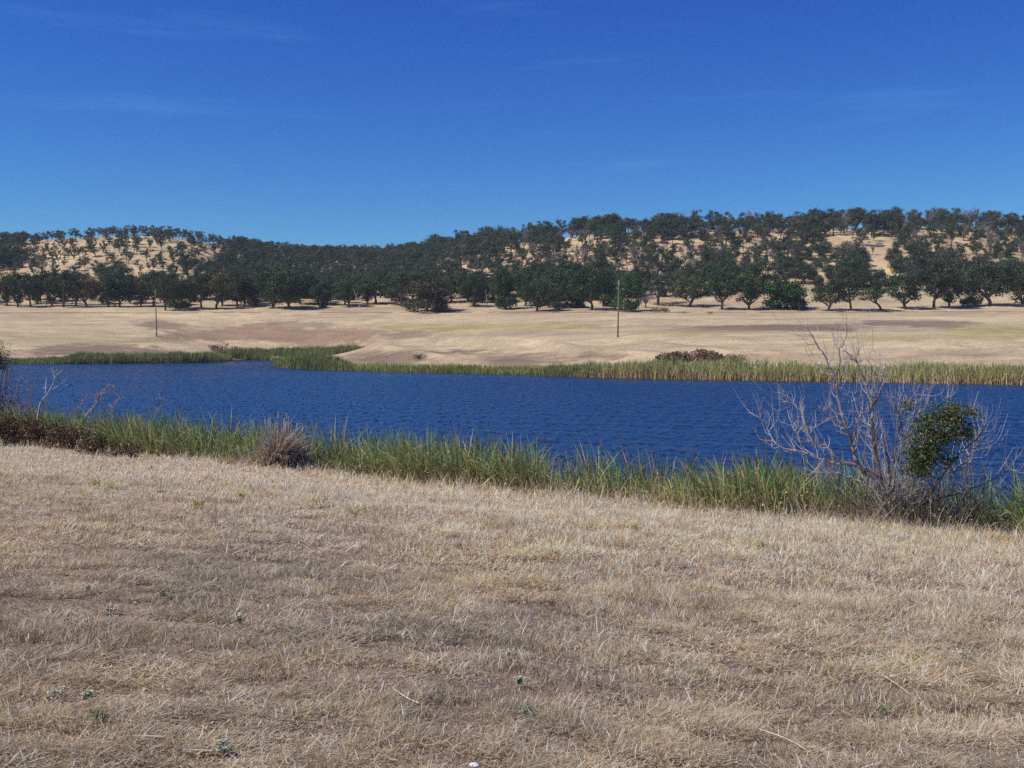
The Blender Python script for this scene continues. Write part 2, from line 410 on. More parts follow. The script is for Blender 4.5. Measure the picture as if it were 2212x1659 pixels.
# ------------------------------------------------------------------ ground sheet and lake
def field_colour(x, y, z):
    """broad patches of sward and soil, with shade painted on the bank slopes"""
    d = np.maximum(y, .1)
    xd = HX + F * x / d; yd = HY - F * (z - EYE) / d
    n = len(x)
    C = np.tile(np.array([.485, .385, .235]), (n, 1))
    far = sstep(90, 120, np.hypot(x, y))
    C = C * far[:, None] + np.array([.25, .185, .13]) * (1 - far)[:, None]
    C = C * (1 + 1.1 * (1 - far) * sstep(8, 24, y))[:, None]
    hill = (sstep(400, 460, y))[:, None]
    C = C * (1 - hill) + np.array([.54, .415, .235]) * hill
    def mixin(w, c):
        nonlocal C
        w = np.clip(w, 0, 1)[:, None]; C = C * (1 - w) + np.array(c) * w
    tn = fbm(x * .03, y * .09, 72, 4) - .5; fn = fbm(x * .25, y * .5, 73, 3) - .5
    C = C * (1 + far * (tn * .55 + fn * .28))[:, None] * (1 + (far * tn)[:, None] * np.array([-.05, 0, -.12]))
    wob = (fbm(x * .05, y * .05, 71, 5) - .5) * 1.2 + (fbm(x * .4, y * .8, 74, 2) - .5) * .6
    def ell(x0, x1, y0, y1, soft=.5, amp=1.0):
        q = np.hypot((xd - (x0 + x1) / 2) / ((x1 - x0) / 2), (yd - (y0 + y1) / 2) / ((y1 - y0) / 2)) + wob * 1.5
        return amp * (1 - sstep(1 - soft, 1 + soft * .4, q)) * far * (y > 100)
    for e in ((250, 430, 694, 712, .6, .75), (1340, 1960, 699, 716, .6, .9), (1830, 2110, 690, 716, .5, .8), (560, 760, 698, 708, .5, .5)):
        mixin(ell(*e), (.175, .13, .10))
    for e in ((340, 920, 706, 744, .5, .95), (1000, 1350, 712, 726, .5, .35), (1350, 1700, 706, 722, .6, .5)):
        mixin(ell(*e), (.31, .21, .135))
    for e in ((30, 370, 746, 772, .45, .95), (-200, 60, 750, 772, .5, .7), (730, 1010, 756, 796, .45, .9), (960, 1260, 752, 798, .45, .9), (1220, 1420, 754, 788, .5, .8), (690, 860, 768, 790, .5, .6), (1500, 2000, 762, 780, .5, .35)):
        mixin(ell(*e), (.225, .16, .112))  # brown bank soil, darkened to paint in shade on the water-side slopes
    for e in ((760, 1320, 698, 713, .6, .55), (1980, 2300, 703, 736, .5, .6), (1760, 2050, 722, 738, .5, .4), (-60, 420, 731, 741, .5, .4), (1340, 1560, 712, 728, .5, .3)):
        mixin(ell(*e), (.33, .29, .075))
    # a faint two-track path along the foot of the wood
    band = np.exp(-((yd - (675.5 + 2.0 * (fbm(xd * .01, xd * 0, 91, 2) - .5) - .0012 * (xd - 500))) / 1.1) ** 2) * far * (y > 300) * (y < 420)
    mixin(band * .8 * (fbm(x * .2, y * .2, 92, 2) > .35), (.16, .11, .08))
    leaf = far * sstep(355, 400, y) * sstep(.50, .66, fbm(x * .07, y * .07, 75, 3))
    mixin(leaf * .35, (.33, .21, .14))
    mixin((1 - sstep(.7, 1.3, z)) * (y > 100) * .8, (.15, .16, .065))
    mud = (1 - sstep(.05, .5, z)) * (z < 1)
    mixin(mud, (.10, .08, .055))
    return C
th = np.concatenate([np.arange(-180, -44, 4.0), np.arange(-44, -32, .5), np.arange(-32, 32, .09), np.arange(32, 44, .5), np.arange(44, 180, 4.0)])
rr = np.concatenate([np.geomspace(.6, 60, 130), np.arange(61, 130, 3.0), np.arange(130, 300, 1.3), np.arange(300, 480, 2.2), np.arange(480, 800, 5), np.geomspace(810, 5000, 36)])
TH, RR = np.meshgrid(np.radians(th), rr)
gx = (np.sin(TH) * RR).ravel(); gy = (np.cos(TH) * RR).ravel(); gz = terrain(gx, gy)
nr, ntn = len(rr), len(th)
i = np.arange(nr - 1)[:, None] * ntn; j = np.arange(ntn)[None]; jn = (j + 1) % ntn
q = np.stack([i + j, i + ntn + j, i + ntn + jn, i + jn], -1).reshape(-1, 4)[:, ::-1]
mb = MB()
V = np.vstack([np.stack([gx, gy, gz], 1), [[0, 0, T1(0, 0)]]])
ctr_i = len(V) - 1
tri = np.stack([np.full(ntn, ctr_i), (np.arange(ntn) + 1) % ntn, np.arange(ntn)], 1)
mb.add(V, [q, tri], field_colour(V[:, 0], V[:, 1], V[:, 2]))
ground = tag(mb.build('ground', M_ground, smooth=True), 'dry beige grassland and low hills around the lake', 'ground', kind='structure')
mb = MB()
wth = np.radians(np.concatenate([np.arange(-100, -33, 3.0), np.arange(-33, 33, .11), np.arange(33, 100.1, 3.0)]))
wr = np.concatenate([np.arange(14, 24, 1.0), np.arange(24, 90, .14), np.arange(90, 150, .19), np.arange(150, 300, .45), np.arange(300, 345, 5.0)])
TH, RR = np.meshgrid(wth, wr)
X, Y = np.sin(TH) * RR, np.cos(TH) * RR
gw = np.random.default_rng(3)
Z = np.zeros_like(X)
gust = .8 + .4 * fbm(X * .05, Y * .03, 121, 3)
for lam, sl in ((2.7, .006), (2.1, .009), (1.75, .012), (1.35, .022), (1.05, .04), (.85, .058), (.7, .065), (1.5, .016), (1.2, .03), (.95, .052), (.78, .06), (.6, .066), (.66, .066), (.54, .062), (.48, .06), (.51, .06)):
    a_ = math.pi + .35 + gw.normal(0, .75); kk = 2 * math.pi / lam
    ph = (X * math.cos(a_) + Y * math.sin(a_)) * kk + gw.uniform(0, 6.28) + 3.5 * fbm(X * .1, Y * .1, int(gw.integers(1, 900)), 2)
    Z += sl / kk * 1.75 * np.sin(ph)
Z = Z * gust * sstep(0, 1, 1)
nw, nm = len(wr), len(wth)
i = np.arange(nw - 1)[:, None] * nm; j = np.arange(nm - 1)[None]
mb.add(np.stack([X.ravel(), Y.ravel(), Z.ravel()], 1), [np.stack([i + j, i + j + 1, i + nm + 1 + j, i + nm + j], -1).reshape(-1, 4)], np.array([.02, .04, .1]))
water = tag(mb.build('lake_water', M_water, smooth=True), 'deep blue wind rippled lake water', 'water', kind='structure')

# ------------------------------------------------------------------ dry grass in front
def scatter(n, d0, d1, u=.60):
    d = np.sqrt(R.random(n) * (d1 * d1 - d0 * d0) + d0 * d0)
    x = (R.random(n) * 2 - 1) * (u * d + 1.6)
    return x, d
STRAW = [(.70, .585, .375), (.62, .49, .30), (.78, .67, .45), (.48, .375, .24), (.33, .245, .155), (.64, .475, .28), (.56, .51, .39), (.86, .78, .58)]
SW = [.2, .2, .14, .14, .12, .1, .06, .04]
gmb = MB()
def grass(n, d0, d1, wmul):
    x, y = scatter(n, d0, d1)
    s = shore_s(x, y)
    keep = s > 2.6 + 1.6 * (fbm(x * .7, y * .7, 66, 2) - .5)
    x, y, s = x[keep], y[keep], s[keep]
    cl = fbm(x * 3.2, y * 3.2, 61, 3); big = fbm(x * .35, y * .35, 63, 3)
    keep = R.random(len(x)) < .42 + 1.0 * sstep(.36, .6, cl) + .4 * sstep(16, 7, s)
    x, y, s, cl, big = x[keep], y[keep], s[keep], cl[keep], big[keep]
    m = len(x)
    edge = 1 - sstep(3.0, 8.5, s)
    pale = np.clip(sstep(27, 8, s) * 1.05 + (big - .5) * .7, 0, 1.15)
    comb = fbm(x * 1.3 + 40, y * 1.3, 69, 3)          # patches pressed flat, patches left standing
    flat = R.random(m) < np.clip(.52 - .22 * pale + (comb - .5) * 2.0, .08, .92)
    h = (.032 + .080 * R.random(m) ** 1.5) * (.6 + .9 * sstep(.38, .68, cl)) * (1 + .7 * pale) * (1 + 1.5 * edge * R.random(m))
    lean = np.where(flat, rad(64) + R.random(m) * rad(25), np.abs(R.normal(0, rad(22), m)))
    az = np.where(R.random(m) < .3, 6.28 * 2 * fbm(x * 1.5, y * 1.5, 64, 2) + R.normal(0, .6, m), R.uniform(0, 2 * math.pi, m))
    h = np.where(flat, h * 1.2, h) * (.66 + .34 * sstep(24, 12, s))
    tall = R.random(m) < .010
    h = np.where(tall, h * 2.3, h)
    bright = R.random(m) < .085
    h = np.where(bright & (R.random(m) < .3), h * 1.7, h)
    z = terrain(x, y) - .008 + np.where(flat, R.random(m) * .045 * (1 + pale), 0)
    wdt = (.0026 + .0042 * R.random(m) ** 1.5) * wmul * np.where(tall, .8, 1) * np.where(bright, 1.35, 1)
    c = pick(m, STRAW, .25, SW)
    c = c * (.86 + .78 * pale)[:, None] * (1 + pale[:, None] * np.array([.06, 0, -.05])) * (1 + (big - .5)[:, None] * np.array([.15, .0, -.2]))
    tone = fbm(x * 2.4, y * 2.4, 62, 3)
    c = c * (1 + (tone - .5) * .8)[:, None]
    c[bright] = pick(int(bright.sum()), [(.88, .80, .66), (.80, .70, .55), (.92, .86, .76)], .08)
    olive = sstep(.60, .74, fbm(x * .5, y * .5, 68, 3)) * .25 * (R.random(m) < .4)
    c = np.clip(c * (1 - olive)[:, None] + np.array([.26, .28, .13]) * olive[:, None], 0, .92)
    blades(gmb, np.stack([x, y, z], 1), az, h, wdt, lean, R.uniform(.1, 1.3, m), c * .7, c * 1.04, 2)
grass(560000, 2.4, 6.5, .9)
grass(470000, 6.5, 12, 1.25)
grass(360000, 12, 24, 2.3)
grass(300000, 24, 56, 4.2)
g = gmb.build('dry_grass', M_dry)
tag(g, 'dry straw coloured grass covering the near slope', 'grass', kind='stuff')

# ------------------------------------------------------------------ taller pale oat grass along the edge of the slope
omb = MB()
n = 60000
x, y = scatter(n, 18, 56)
s = shore_s(x, y)
k = (s > 1.8) & (s < 6.5) & (R.random(n) < 1 - sstep(3, 6.5, s) * .8) & (fbm(x * .5, y * .5, 81, 2) > .38)
x, y, s = x[k], y[k], s[k]; m = len(x)
right = sstep(-8, 6, x)
h = (.28 + .62 * R.random(m) ** 1.5) * (.5 + .6 * right)
c = pick(m, [(.52, .42, .25), (.45, .35, .20), (.58, .47, .30), (.42, .36, .17)], .15)
blades(omb, np.stack([x, y, terrain(x, y) - .02], 1), R.uniform(0, 6.28, m), h, .010 + .008 * R.random(m), np.abs(R.normal(0, .22, m)), R.uniform(.2, 1.1, m), c * .85, c, 3)
# seed heads: short drooping chaff
k = R.random(m) < .5
b0 = np.stack([x, y, terrain(x, y) + h * .8], 1)[k] + R.normal(0, .03, (k.sum(), 3))
leaves(omb, b0, .045 + .04 * R.random(k.sum()), pick(k.sum(), [(.46, .37, .18), (.34, .26, .15), (.5, .42, .22)]), 0)
tag(omb.build('oat_grass', M_dry), 'taller pale oat grass fringing the reeds', 'grass', kind='stuff')

# ------------------------------------------------------------------ cattails of the near shore
cmb = MB()
GREEN = [(.135, .255, .07), (.17, .30, .085), (.095, .185, .065), (.23, .33, .095), (.38, .40, .14), (.56, .46, .23), (.40, .27, .13)]
n = 290000
x, y = scatter(n, 16, 62, .64)
s = shore_s(x, y)
dens = fbm(x * .45, y * .45, 87, 3)
left = 1 - sstep(-19, -11, x)
k = (s > -2.6) & (s < 4.2 + 2.0 * (dens - .5)) & (R.random(n) < (.28 + 1.1 * sstep(.36, .6, dens)) * np.where(s < -.8, .55, 1) * np.where(s > 2.3, .8, 1))
WX, WY = 23.3 * (1915 - HX) / F, 23.3
k &= ~((np.hypot(x - WX - .5, y - WY) < 2.3) & (s > 1.9))
x, y, s, dens = x[k], y[k], s[k], dens[k]; m = len(x)
h = (.95 + 1.0 * R.random(m)) * (.8 + .5 * sstep(.35, .65, dens)) * np.where(s > 1.8, .72, 1) * (1 - .12 * sstep(-3, 10, x) )
t = np.clip(fbm(x * .6, y * .6, 89, 3) * 1.6 - .35 + .25 * R.random(m), 0, 1)
c = pick(m, GREEN, .25, [.20, .19, .11, .14, .14, .14, .08])
az = R.uniform(0, 6.28, m)
base = pick(m, [(.24, .20, .085), (.13, .15, .05), (.36, .28, .15)], .2)
c = np.clip(c * (.80 + .85 * fbm(x * 1.1, y * 1.1, 90, 2))[:, None], 0, .8)
blades(cmb, np.stack([x, y, np.maximum(terrain(x, y), -.15) - .03], 1), az, h, .022 + .020 * R.random(m), np.abs(R.normal(0, .22, m)), .2 + 2.1 * R.random(m) ** 1.5, base, c, 5,
       bendaz=np.where(R.random(m) < .65, math.pi + R.normal(0, .6, m), R.uniform(0, 6.28, m)))
# brown seed spikes on thin stalks
sel = R.choice(m, min(1000, m // 12), replace=False)
for q in sel:
    if s[q] > 2.4: continue
    b0 = np.array([x[q], y[q], max(T1(x[q], y[q]), -.1)]); hh = h[q] * R.uniform(.78, 1.0); ln = R.normal(0, .07, 2)
    top = b0 + np.array([ln[0] * hh - .05, ln[1] * hh, hh])
    tube(cmb, [b0, (b0 + top) / 2, top], [.006, .005, .004], (.22, .20, .09), 4)
    d_ = (top - b0) / np.linalg.norm(top - b0)
    cc = (.13, .065, .03) if R.random() < .6 else (.33, .20, .10)
    tube(cmb, [top - d_ * .17, top - d_ * .155, top - d_ * .015, top], [.006, .016, .016, .005], cc, 6)
    tube(cmb, [top, top + d_ * .10], [.004, .002], (.36, .27, .13), 4)
tag(cmb.build('cattail_bed', M_reed), 'dense green and tan cattails along the near shore', 'reeds', kind='stuff')

# ------------------------------------------------------------------ reeds of the far shore
def shoreD(xd): return np.interp(xd, GX, sh_d)
FG = [(.17, .235, .065), (.21, .27, .08), (.135, .195, .06), (.26, .29, .10), (.34, .30, .125)]
def band(mb, n, x0, x1, s0, s1, h0, h1, wdt, tan, pal=FG, dfix=None, zmax=2.2):
    xd = R.uniform(x0, x1, n); sN = s0 + (s1 - s0) * R.random(n)
    d = (shoreD(xd) if dfix is None else dfix) + sN
    x = d * (xd - HX) / F; y = d
    z = terrain(x, y)
    k = (z < zmax) & (R.random(n) < .35 + 1.1 * sstep(.3, .6, fbm(x * .25, y * .25, 97, 3)))
    x, y, z, xd = x[k], y[k], z[k], xd[k]; m = len(x)
    hh = (h0 + (h1 - h0) * R.random(m)) * (.55 + .9 * fbm(x * .14, y * .14, 98, 3)) * (.45 + .55 * sstep(0, 55, xd - x0)) * (.45 + .55 * sstep(0, 45, x1 - xd))
    c = pick(m, pal, .2) * (.7 + .6 * fbm(x * .2, y * .2, 99, 2))[:, None]; bs = pick(m, [(.48, .35, .18), (.36, .26, .13), (.56, .42, .24)], .2)
    bs = np.clip(bs * tan + c * max(0, 1 - tan), 0, .85)
    blades(mb, np.stack([x, y, np.maximum(z, -.1) - .05], 1), R.uniform(0, 6.28, m), hh, wdt * (.7 + .6 * R.random(m)), np.abs(R.normal(0, .09, m)), R.uniform(.05, .7, m), bs, c, 3)
mb = MB()
FGB = [tuple(v * 1.4 for v in c_) for c_ in FG]
band(mb, 15000, 1230, 2480, -1.0, 7.0, 1.7, 2.5, .085, 1.35, FGB)
band(mb, 2600, 1150, 1320, -.5, 6, 1.0, 1.9, .07, .4)
tag(mb.build('far_reeds', M_reed), 'tall green reeds with tan stems lining the far right shore', 'reeds', kind='stuff')
mb = MB()
SED = [(.17, .27, .05), (.22, .31, .065), (.28, .32, .085), (.34, .31, .11)]
band(mb, 9000, 690, 1300, -.5, 8, .5, 1.1, .08, .2, SED)
tag(mb.build('sedge_fringe', M_reed), 'low bright green sedge fringe below the middle bluff', 'sedge', kind='stuff')
mb = MB()
band(mb, 9500, 120, 500, -.5, 8, 1.7, 2.6, .11, .35)
band(mb, 4500, -180, 250, -.5, 7, .9, 1.7, .11, .2)
tag(mb.build('far_reeds', M_reed), 'dark green reed belt below the low bluff at far left', 'reeds', kind='stuff')
mb = MB()
band(mb, 9000, 470, 640, 0, 34, 1.7, 2.6, .13, .2, dfix=278)
band(mb, 9000, 560, 810, 0, 34, 1.9, 2.9, .13, .2, dfix=274)
band(mb, 8500, 588, 760, -.5, 26, 1.2, 2.3, .11, .25, zmax=.95)
band(mb, 1500, 430, 500, 0, 14, 1.0, 1.8, .11, .2, SED)
tag(mb.build('inlet_reeds', M_reed), 'green reeds filling the mouth of the small inlet', 'reeds', kind='stuff')

# ------------------------------------------------------------------ oaks
OAKG = [(.058, .082, .042), (.072, .096, .046), (.050, .070, .042), (.090, .104, .056), (.074, .080, .054)]
def oak(seed, n_cl, dome_r, dome_z, z0, clr, nleaf, lsz, trunk_h, tr, n_limb, low=0.0, bare=False, lean=0.0, ragged=.0):
    """a tree one unit tall; returns (trunk mesh builder, crown mesh builder)"""
    g = np.random.default_rng(seed)
    tb, cb = MB(), MB()
    bark = np.array([.125, .108, .092])
    top = np.array([lean * trunk_h + g.normal(0, .02), g.normal(0, .02), trunk_h])
    tube(tb, smooth_line([(0, 0, -.05), (top[0] * .3 + g.normal(0, .008), g.normal(0, .008), trunk_h * .5), top], 3), np.linspace(tr * 1.25, tr * .8, 7), bark, 7, .25)
    ctrs = []
    tries = 0; off = g.normal(0, .07, 2); zsk = g.uniform(-.22, .22)
    while len(ctrs) < n_cl and tries < 4000:
        tries += 1
        v = rand_dir(1, g)[0] * g.random() ** .36
        c = np.array([v[0] * dome_r + lean * .5, v[1] * dome_r, z0 + dome_z * (.5 + .5 * v[2])])
        c[:2] *= 1 - .35 * max(0, v[2]) ** 2
        c[2] += zsk * c[0]; c[:2] += off
        if all(np.linalg.norm(c - e) > clr * (.78 if tries < 2500 else .5) for e in ctrs): ctrs.append(c)
    if low:   # skirt of foliage toward the ground
        for c in range(int(n_cl * .55)):
            ph = c * 2.4 + g.uniform(0, 1); q = g.uniform(.5, .92)
            ctrs.append(np.array([dome_r * q * math.cos(ph), dome_r * q * math.sin(ph), g.uniform(.12, z0)]))
    # limbs reach to the clumps
    for li, c in enumerate(ctrs[:max(n_limb, 0)] if not bare else ctrs):
        mid = top * .45 + c * .55 + np.array([0, 0, -.05 + g.normal(0, .03)]) + g.normal(0, .03, 3)
        ln = smooth_line([top * g.uniform(.75, 1), mid, c], 3)
        tube(tb, ln, np.linspace(tr * .55, tr * .12, len(ln)), bark * g.uniform(.9, 1.3), 5)
        for s_ in range(5 if bare else 2):
            a = ln[g.integers(2, len(ln))]; e = a + g.normal(0, .06, 3) + np.array([0, 0, .04])
            tube(tb, [a, (a + e) / 2 + g.normal(0, .012, 3), e], [tr * .2, tr * .14, tr * .05], bark * g.uniform(1, 1.6), 4)
    for c in ctrs:
        rad_ = clr * g.uniform(.7, 1.25)
        n = int(1.45 * nleaf * (rad_ / clr) ** 2 * (g.uniform(.5, 1.2) if ragged else 1))
        dv = rand_dir(n, g) * (g.random(n) ** .45)[:, None] * rad_
        dv[:, 2] *= .72
        # lobed, broken outline
        dv *= (.55 + .9 * vnoise(np.arctan2(dv[:, 1], dv[:, 0]) * 2.3 + c[0] * 9, dv[:, 2] / rad_ * 2.6 + c[1] * 9, seed))[:, None]
        base = np.array(OAKG[g.integers(len(OAKG))]) * g.uniform(.8, 1.25)
        cols = base * (1 + g.normal(0, .22, (n, 1))).clip(.4, 1.8)
        leaves(cb, c + dv, lsz * .82 * g.uniform(.6, 1.35, n), cols, .1, g, .8, dv + np.array([0, 0, .25 * rad_]))
    return tb, cb
def norm_pair(tb, cb, name, crown=True):
    """scale a tree to unit height and unit crown width, and make its meshes"""
    V = np.concatenate(cb.v) if crown else np.concatenate(tb.v)
    zt = np.percentile(V[:, 2], 99.7); w = (np.percentile(V[:, 0], 99) - np.percentile(V[:, 0], 1))
    for b_ in (tb, cb):
        for a in b_.v: a[:, :2] /= w; a[:, 2] /= zt
    return tb.mesh('trunk', M_bark), (cb.mesh('crown', M_leaf) if cb.n else None), w / zt
PROTO = {}
def proto(kind, *a, **k):
    tb, cb = oak(*a, **k); PROTO.setdefault(kind, []).append(norm_pair(tb, cb, kind) + ((tb, cb),))
for s_ in range(7):   # broad dense oaks of the flat
    proto('dense', 100 + s_, 30, .40, .62 + .025 * s_, .29 - .035 * s_, .155, 150, .040, .20 - .015 * s_, .030, 10, ragged=.6)
for s_ in range(4):   # foliage down to the ground
    proto('skirted', 200 + s_, 26, .40, .58, .30, .16, 150, .040, .18, .028, 6, low=.25)
for s_ in range(3):   # low round thicket
    proto('bush', 300 + s_, 20, .42, .50, .22, .20, 160, .055, .12, .025, 4, low=.3)
for s_ in range(7):   # thin hillside oaks: visible stems, broken crowns
    proto('thin', 400 + s_, 13, .34, .62, .34, .115, 95, .042, .30, .022, 12, ragged=1)
for s_ in range(5):   # middling hillside oaks
    proto('mid', 500 + s_, 20, .40, .62, .32, .14, 115, .042, .26, .025, 12, ragged=1)
for s_ in range(2):
    proto('leaning', 600 + s_, 17, .38, .50, .40, .15, 130, .042, .34, .028, 8, lean=-.55)
def bare_proto(seed, ht):
    tb, cb = oak(seed, 15, .33, .50, .45, .05, 0, .03, .34, .026, 0, bare=True)
    # a haze of twigs
    g = np.random.default_rng(seed)
    vs = np.concatenate(tb.v); src = vs[vs[:, 2] > .42]
    for _ in range(230):
        a = src[g.integers(len(src))].astype(float); e = a + np.array([g.normal(0, .05), g.normal(0, .05), abs(g.normal(.05, .03))])
        tube(tb, [a, (a + e) / 2 + g.normal(0, .01, 3), e], [.0045, .0035, .002], np.array([.15, .125, .11]) * g.uniform(.7, 1.3), 3)
    for cl in (tb,):
        cl.c = [c * np.array([1.5, 1.5, 1.6]) for c in cl.c]
    cb = MB()
    V = np.concatenate(tb.v); zt = V[:, 2].max(); w = np.ptp(V[:, 0])
    for a in tb.v: a[:, :2] /= w; a[:, 2] /= zt
    return (tb.mesh('trunk', M_bark), None, w / zt, (tb, cb))
for s_ in range(3): PROTO.setdefault('bare', []).append(bare_proto(700 + s_, 1))
NAME = dict(dense='oak_tree', skirted='oak_tree', bush='oak_thicket', thin='oak_tree', mid='oak_tree', leaning='oak_tree', bare='bare_tree')
def tree(kind, x, y, H, W, label, group, tintless=None, var=None, rz=None, sink=.15):
    pr = PROTO[kind][R.integers(NBASE[kind]) if var is None else var]
    o = empty(NAME[kind], (x, y, T1(x, y) - sink), R.uniform(0, 6.28) if rz is None else rz)
    tag(o, label, 'thicket' if kind == 'bush' else 'tree', group)
    for nm, me in (('trunk', pr[0]), ('crown', pr[1])):
        if me is None: continue
        c = bpy.data.objects.new(nm, me); COL.objects.link(c); c.parent = o
        c.scale = (W, W, H)
    return o
# colour variants of the crown for a few oaks
def recolour(kind, var, mul):
    pr = PROTO[kind][var]; tb, cb = pr[3]
    b2 = MB(); b2.v, b2.f, b2.n = cb.v, cb.f, cb.n; b2.c = [np.clip(c * np.array(mul), 0, 1) for c in cb.c]
    PROTO[kind].append((pr[0], b2.mesh('crown', M_leaf), pr[2], (tb, b2)))
    return len(PROTO[kind]) - 1
NBASE = {k_: len(v_) for k_, v_ in PROTO.items()}
for k_ in ('dense', 'skirted', 'bush', 'leaning'):     # evergreen oaks of the flat: darker, greener leaf than the grey hill oaks
    for pr in PROTO[k_]:
        at_ = pr[1].color_attributes['tint']; v_ = np.empty(len(at_.data) * 4, np.float32); at_.data.foreach_get('color', v_)
        v_ = v_.reshape(-1, 4); v_[:, :3] *= np.array([.80, .93, .72]); at_.data.foreach_set('color', v_.ravel())
V_RUST = recolour('dense', 1, (1.75, .95, .85))
V_OLIVE = recolour('dense', 2, (1.55, 1.25, .8))
V_BROWN = recolour('skirted', 2, (1.05, .80, .72))
V_GREEN = recolour('skirted', 1, (.62, .98, .58))
V_GREEN2 = recolour('bush', 1, (.66, 1.0, .60))
FR = 'oaks along the edge of the flat field'
ROW = [  # photo column of the trunk, row of its base, row of its top, crown width, kind, colour variant, label
 (15, 661, 589, 46, 'dense', None, 'dark oak at the far left end of the tree row'),
 (38, 663, 588, 44, 'dense', None, 'thin stemmed dark oak, second from the left end of the row'),
 (66, 663, 590, 54, 'dense', None, 'rounded oak with one straight trunk right of the row\'s end'),
 (81, 657, 586, 44, 'dense', None, 'oak set slightly back behind a round one near row\'s left end'),
 (112, 660, 582, 50, 'dense', None, 'tall domed oak below the bare slope of the left hill'),
 (137, 664, 586, 66, 'dense', None, 'broad oak with a stout forked trunk on the left flat'),
 (164, 659, 585, 50, 'dense', None, 'oak half hidden behind the rust tinged oak'),
 (186, 664, 600, 54, 'dense', 'rust', 'rust tinged oak among the dark ones on the left'),
 (234, 663, 593, 50, 'dense', None, 'oak between the rust tinged oak and left pole, nearer the rust one'),
 (259, 663, 592, 54, 'dense', None, 'oak with dark bent trunk midway from rust oak to left pole'),
 (280, 655, 587, 46, 'dense', None, 'oak set back left of the left pole'),
 (304, 661, 595, 46, 'dense', None, 'slim oak standing just left of the left pole'),
 (332, 661, 586, 56, 'dense', None, 'oak directly behind the left pole'),
 (357, 671, 588, 58, 'dense', None, 'oak at the front of the row just right of the left pole'),
 (366, 666, 585, 50, 'dense', None, 'twin oak close behind the one right of the left pole'),
 (389, 668, 605, 48, 'skirted', None, 'low branching oak right of the left pole'),
 (435, 668, 587, 60, 'dense', None, 'round oak with a thin trunk above the inlet\'s left side'),
 (468, 667, 586, 58, 'dense', 'olive', 'olive brown oak right of the left pole'),
 (513, 663, 585, 54, 'dense', None, 'oak with leaning trunk above the inlet'),
 (529, 661, 589, 46, 'dense', None, 'oak directly left of the round low thicket'),
 (588, 666, 574, 96, 'dense', None, 'largest spreading oak of the left row, above the inlet'),
 (624, 667, 582, 80, 'dense', None, 'big oak with drooping right limbs beside the largest one'),
 (648, 658, 586, 56, 'dense', None, 'oak set back right of the two biggest left oaks'),
 (687, 657, 611, 58, 'dense', None, 'low flat topped oak right of the two biggest left oaks'),
 (697, 665, 644, 18, 'skirted', None, 'tiny sapling oak in front of the low flat topped oak'),
 (752, 663, 604, 58, 'dense', None, 'oak left of the leaning bare snag'),
 (795, 657, 600, 46, 'dense', None, 'oak right of the leaning bare snag'),
 (811, 656, 602, 54, 'thin', None, 'open branching oak with its limbs showing, right of the snag'),
 (846, 650, 590, 54, 'dense', None, 'oak set well back left of the wide dome oak'),
 (867, 662, 584, 62, 'mid', None, 'tall oak with pale trunk left of the wide dome oak'),
 (922, 674, 598, 90, 'skirted', 'brown', 'wide brownish dome oak standing alone in front of the row'),
 (975, 654, 590, 60, 'dense', None, 'oak behind the wide dome oak on its right side'),
 (1024, 663, 596, 50, 'dense', None, 'oak with a thin bent trunk right of the wide dome oak'),
 (1092, 668, 580, 50, 'skirted', 'green', 'tall green oak leafy to the ground, left of centre group'),
 (1134, 661, 579, 56, 'dense', None, 'oak behind between the leafy green oak and the low forked oak'),
 (1159, 673, 603, 64, 'dense', None, 'oak with a low dark forked trunk at front, left of right pole'),
 (1186, 664, 572, 70, 'mid', None, 'tall open oak behind the low forked one'),
 (1208, 666, 615, 40, 'skirted', None, 'narrow leafy oak column left of the right pole'),
 (1246, 665, 630, 34, 'bush', None, 'low leafy thicket left of the right pole'),
 (1278, 669, 575, 66, 'dense', None, 'tall oak with a bare trunk nearest left of the right pole'),
 (1303, 662, 581, 44, 'dense', None, 'oak close behind the tall one left of the right pole'),
 (1323, 662, 633, 32, 'bush', None, 'small thicket at the left foot of the evergreen by the pole'),
 (1354, 672, 592, 64, 'skirted', 'green', 'dark green cone shaped evergreen oak directly behind the right pole'),
 (1395, 665, 632, 46, 'bare', None, 'brown leafless shrubby tree right of the evergreen by the pole'),
 (1422, 659, 590, 84, 'mid', None, 'oak with a pale forked trunk right of the right pole'),
 (1491, 663, 595, 76, 'dense', None, 'broad oak in the second third of the stretch from pole to dead willow'),
 (1560, 668, 589, 72, 'dense', None, 'oak with two slender trunks left of the straight stemmed oak'),
 (1618, 669, 589, 66, 'dense', None, 'oak with one straight stem above the dead willow\'s left side'),
 (1700, 667, 602, 84, 'bush', 'green', 'large round green thicket above the dead willow'),
 (1790, 672, 606, 64, 'dense', None, 'oak with pale trunk foot right of the large green thicket'),
 (1838, 671, 577, 68, 'dense', None, 'tall oak behind the dead willow\'s tips'),
 (1905, 671, 612, 58, 'leaning', None, 'oak on a slanting trunk with its crown thrown left'),
 (1954, 667, 590, 76, 'dense', None, 'wide oak with a forked stem right of the slanting one'),
 (2017, 665, 566, 84, 'dense', None, 'tallest full crowned oak of the right row'),
 (2050, 664, 588, 54, 'dense', None, 'oak close right of the tallest full crowned one'),
 (2100, 662, 592, 46, 'skirted', None, 'low leafed oak left of the broadest one near the right end'),
 (2138, 661, 565, 94, 'dense', None, 'broadest oak near the right end of the row'),
 (2209, 658, 577, 74, 'dense', None, 'oak at the far right end of the row'),
]
VAR = dict(rust=V_RUST, olive=V_OLIVE, brown=V_BROWN, green=None)
occupied = []
n_oak = 0
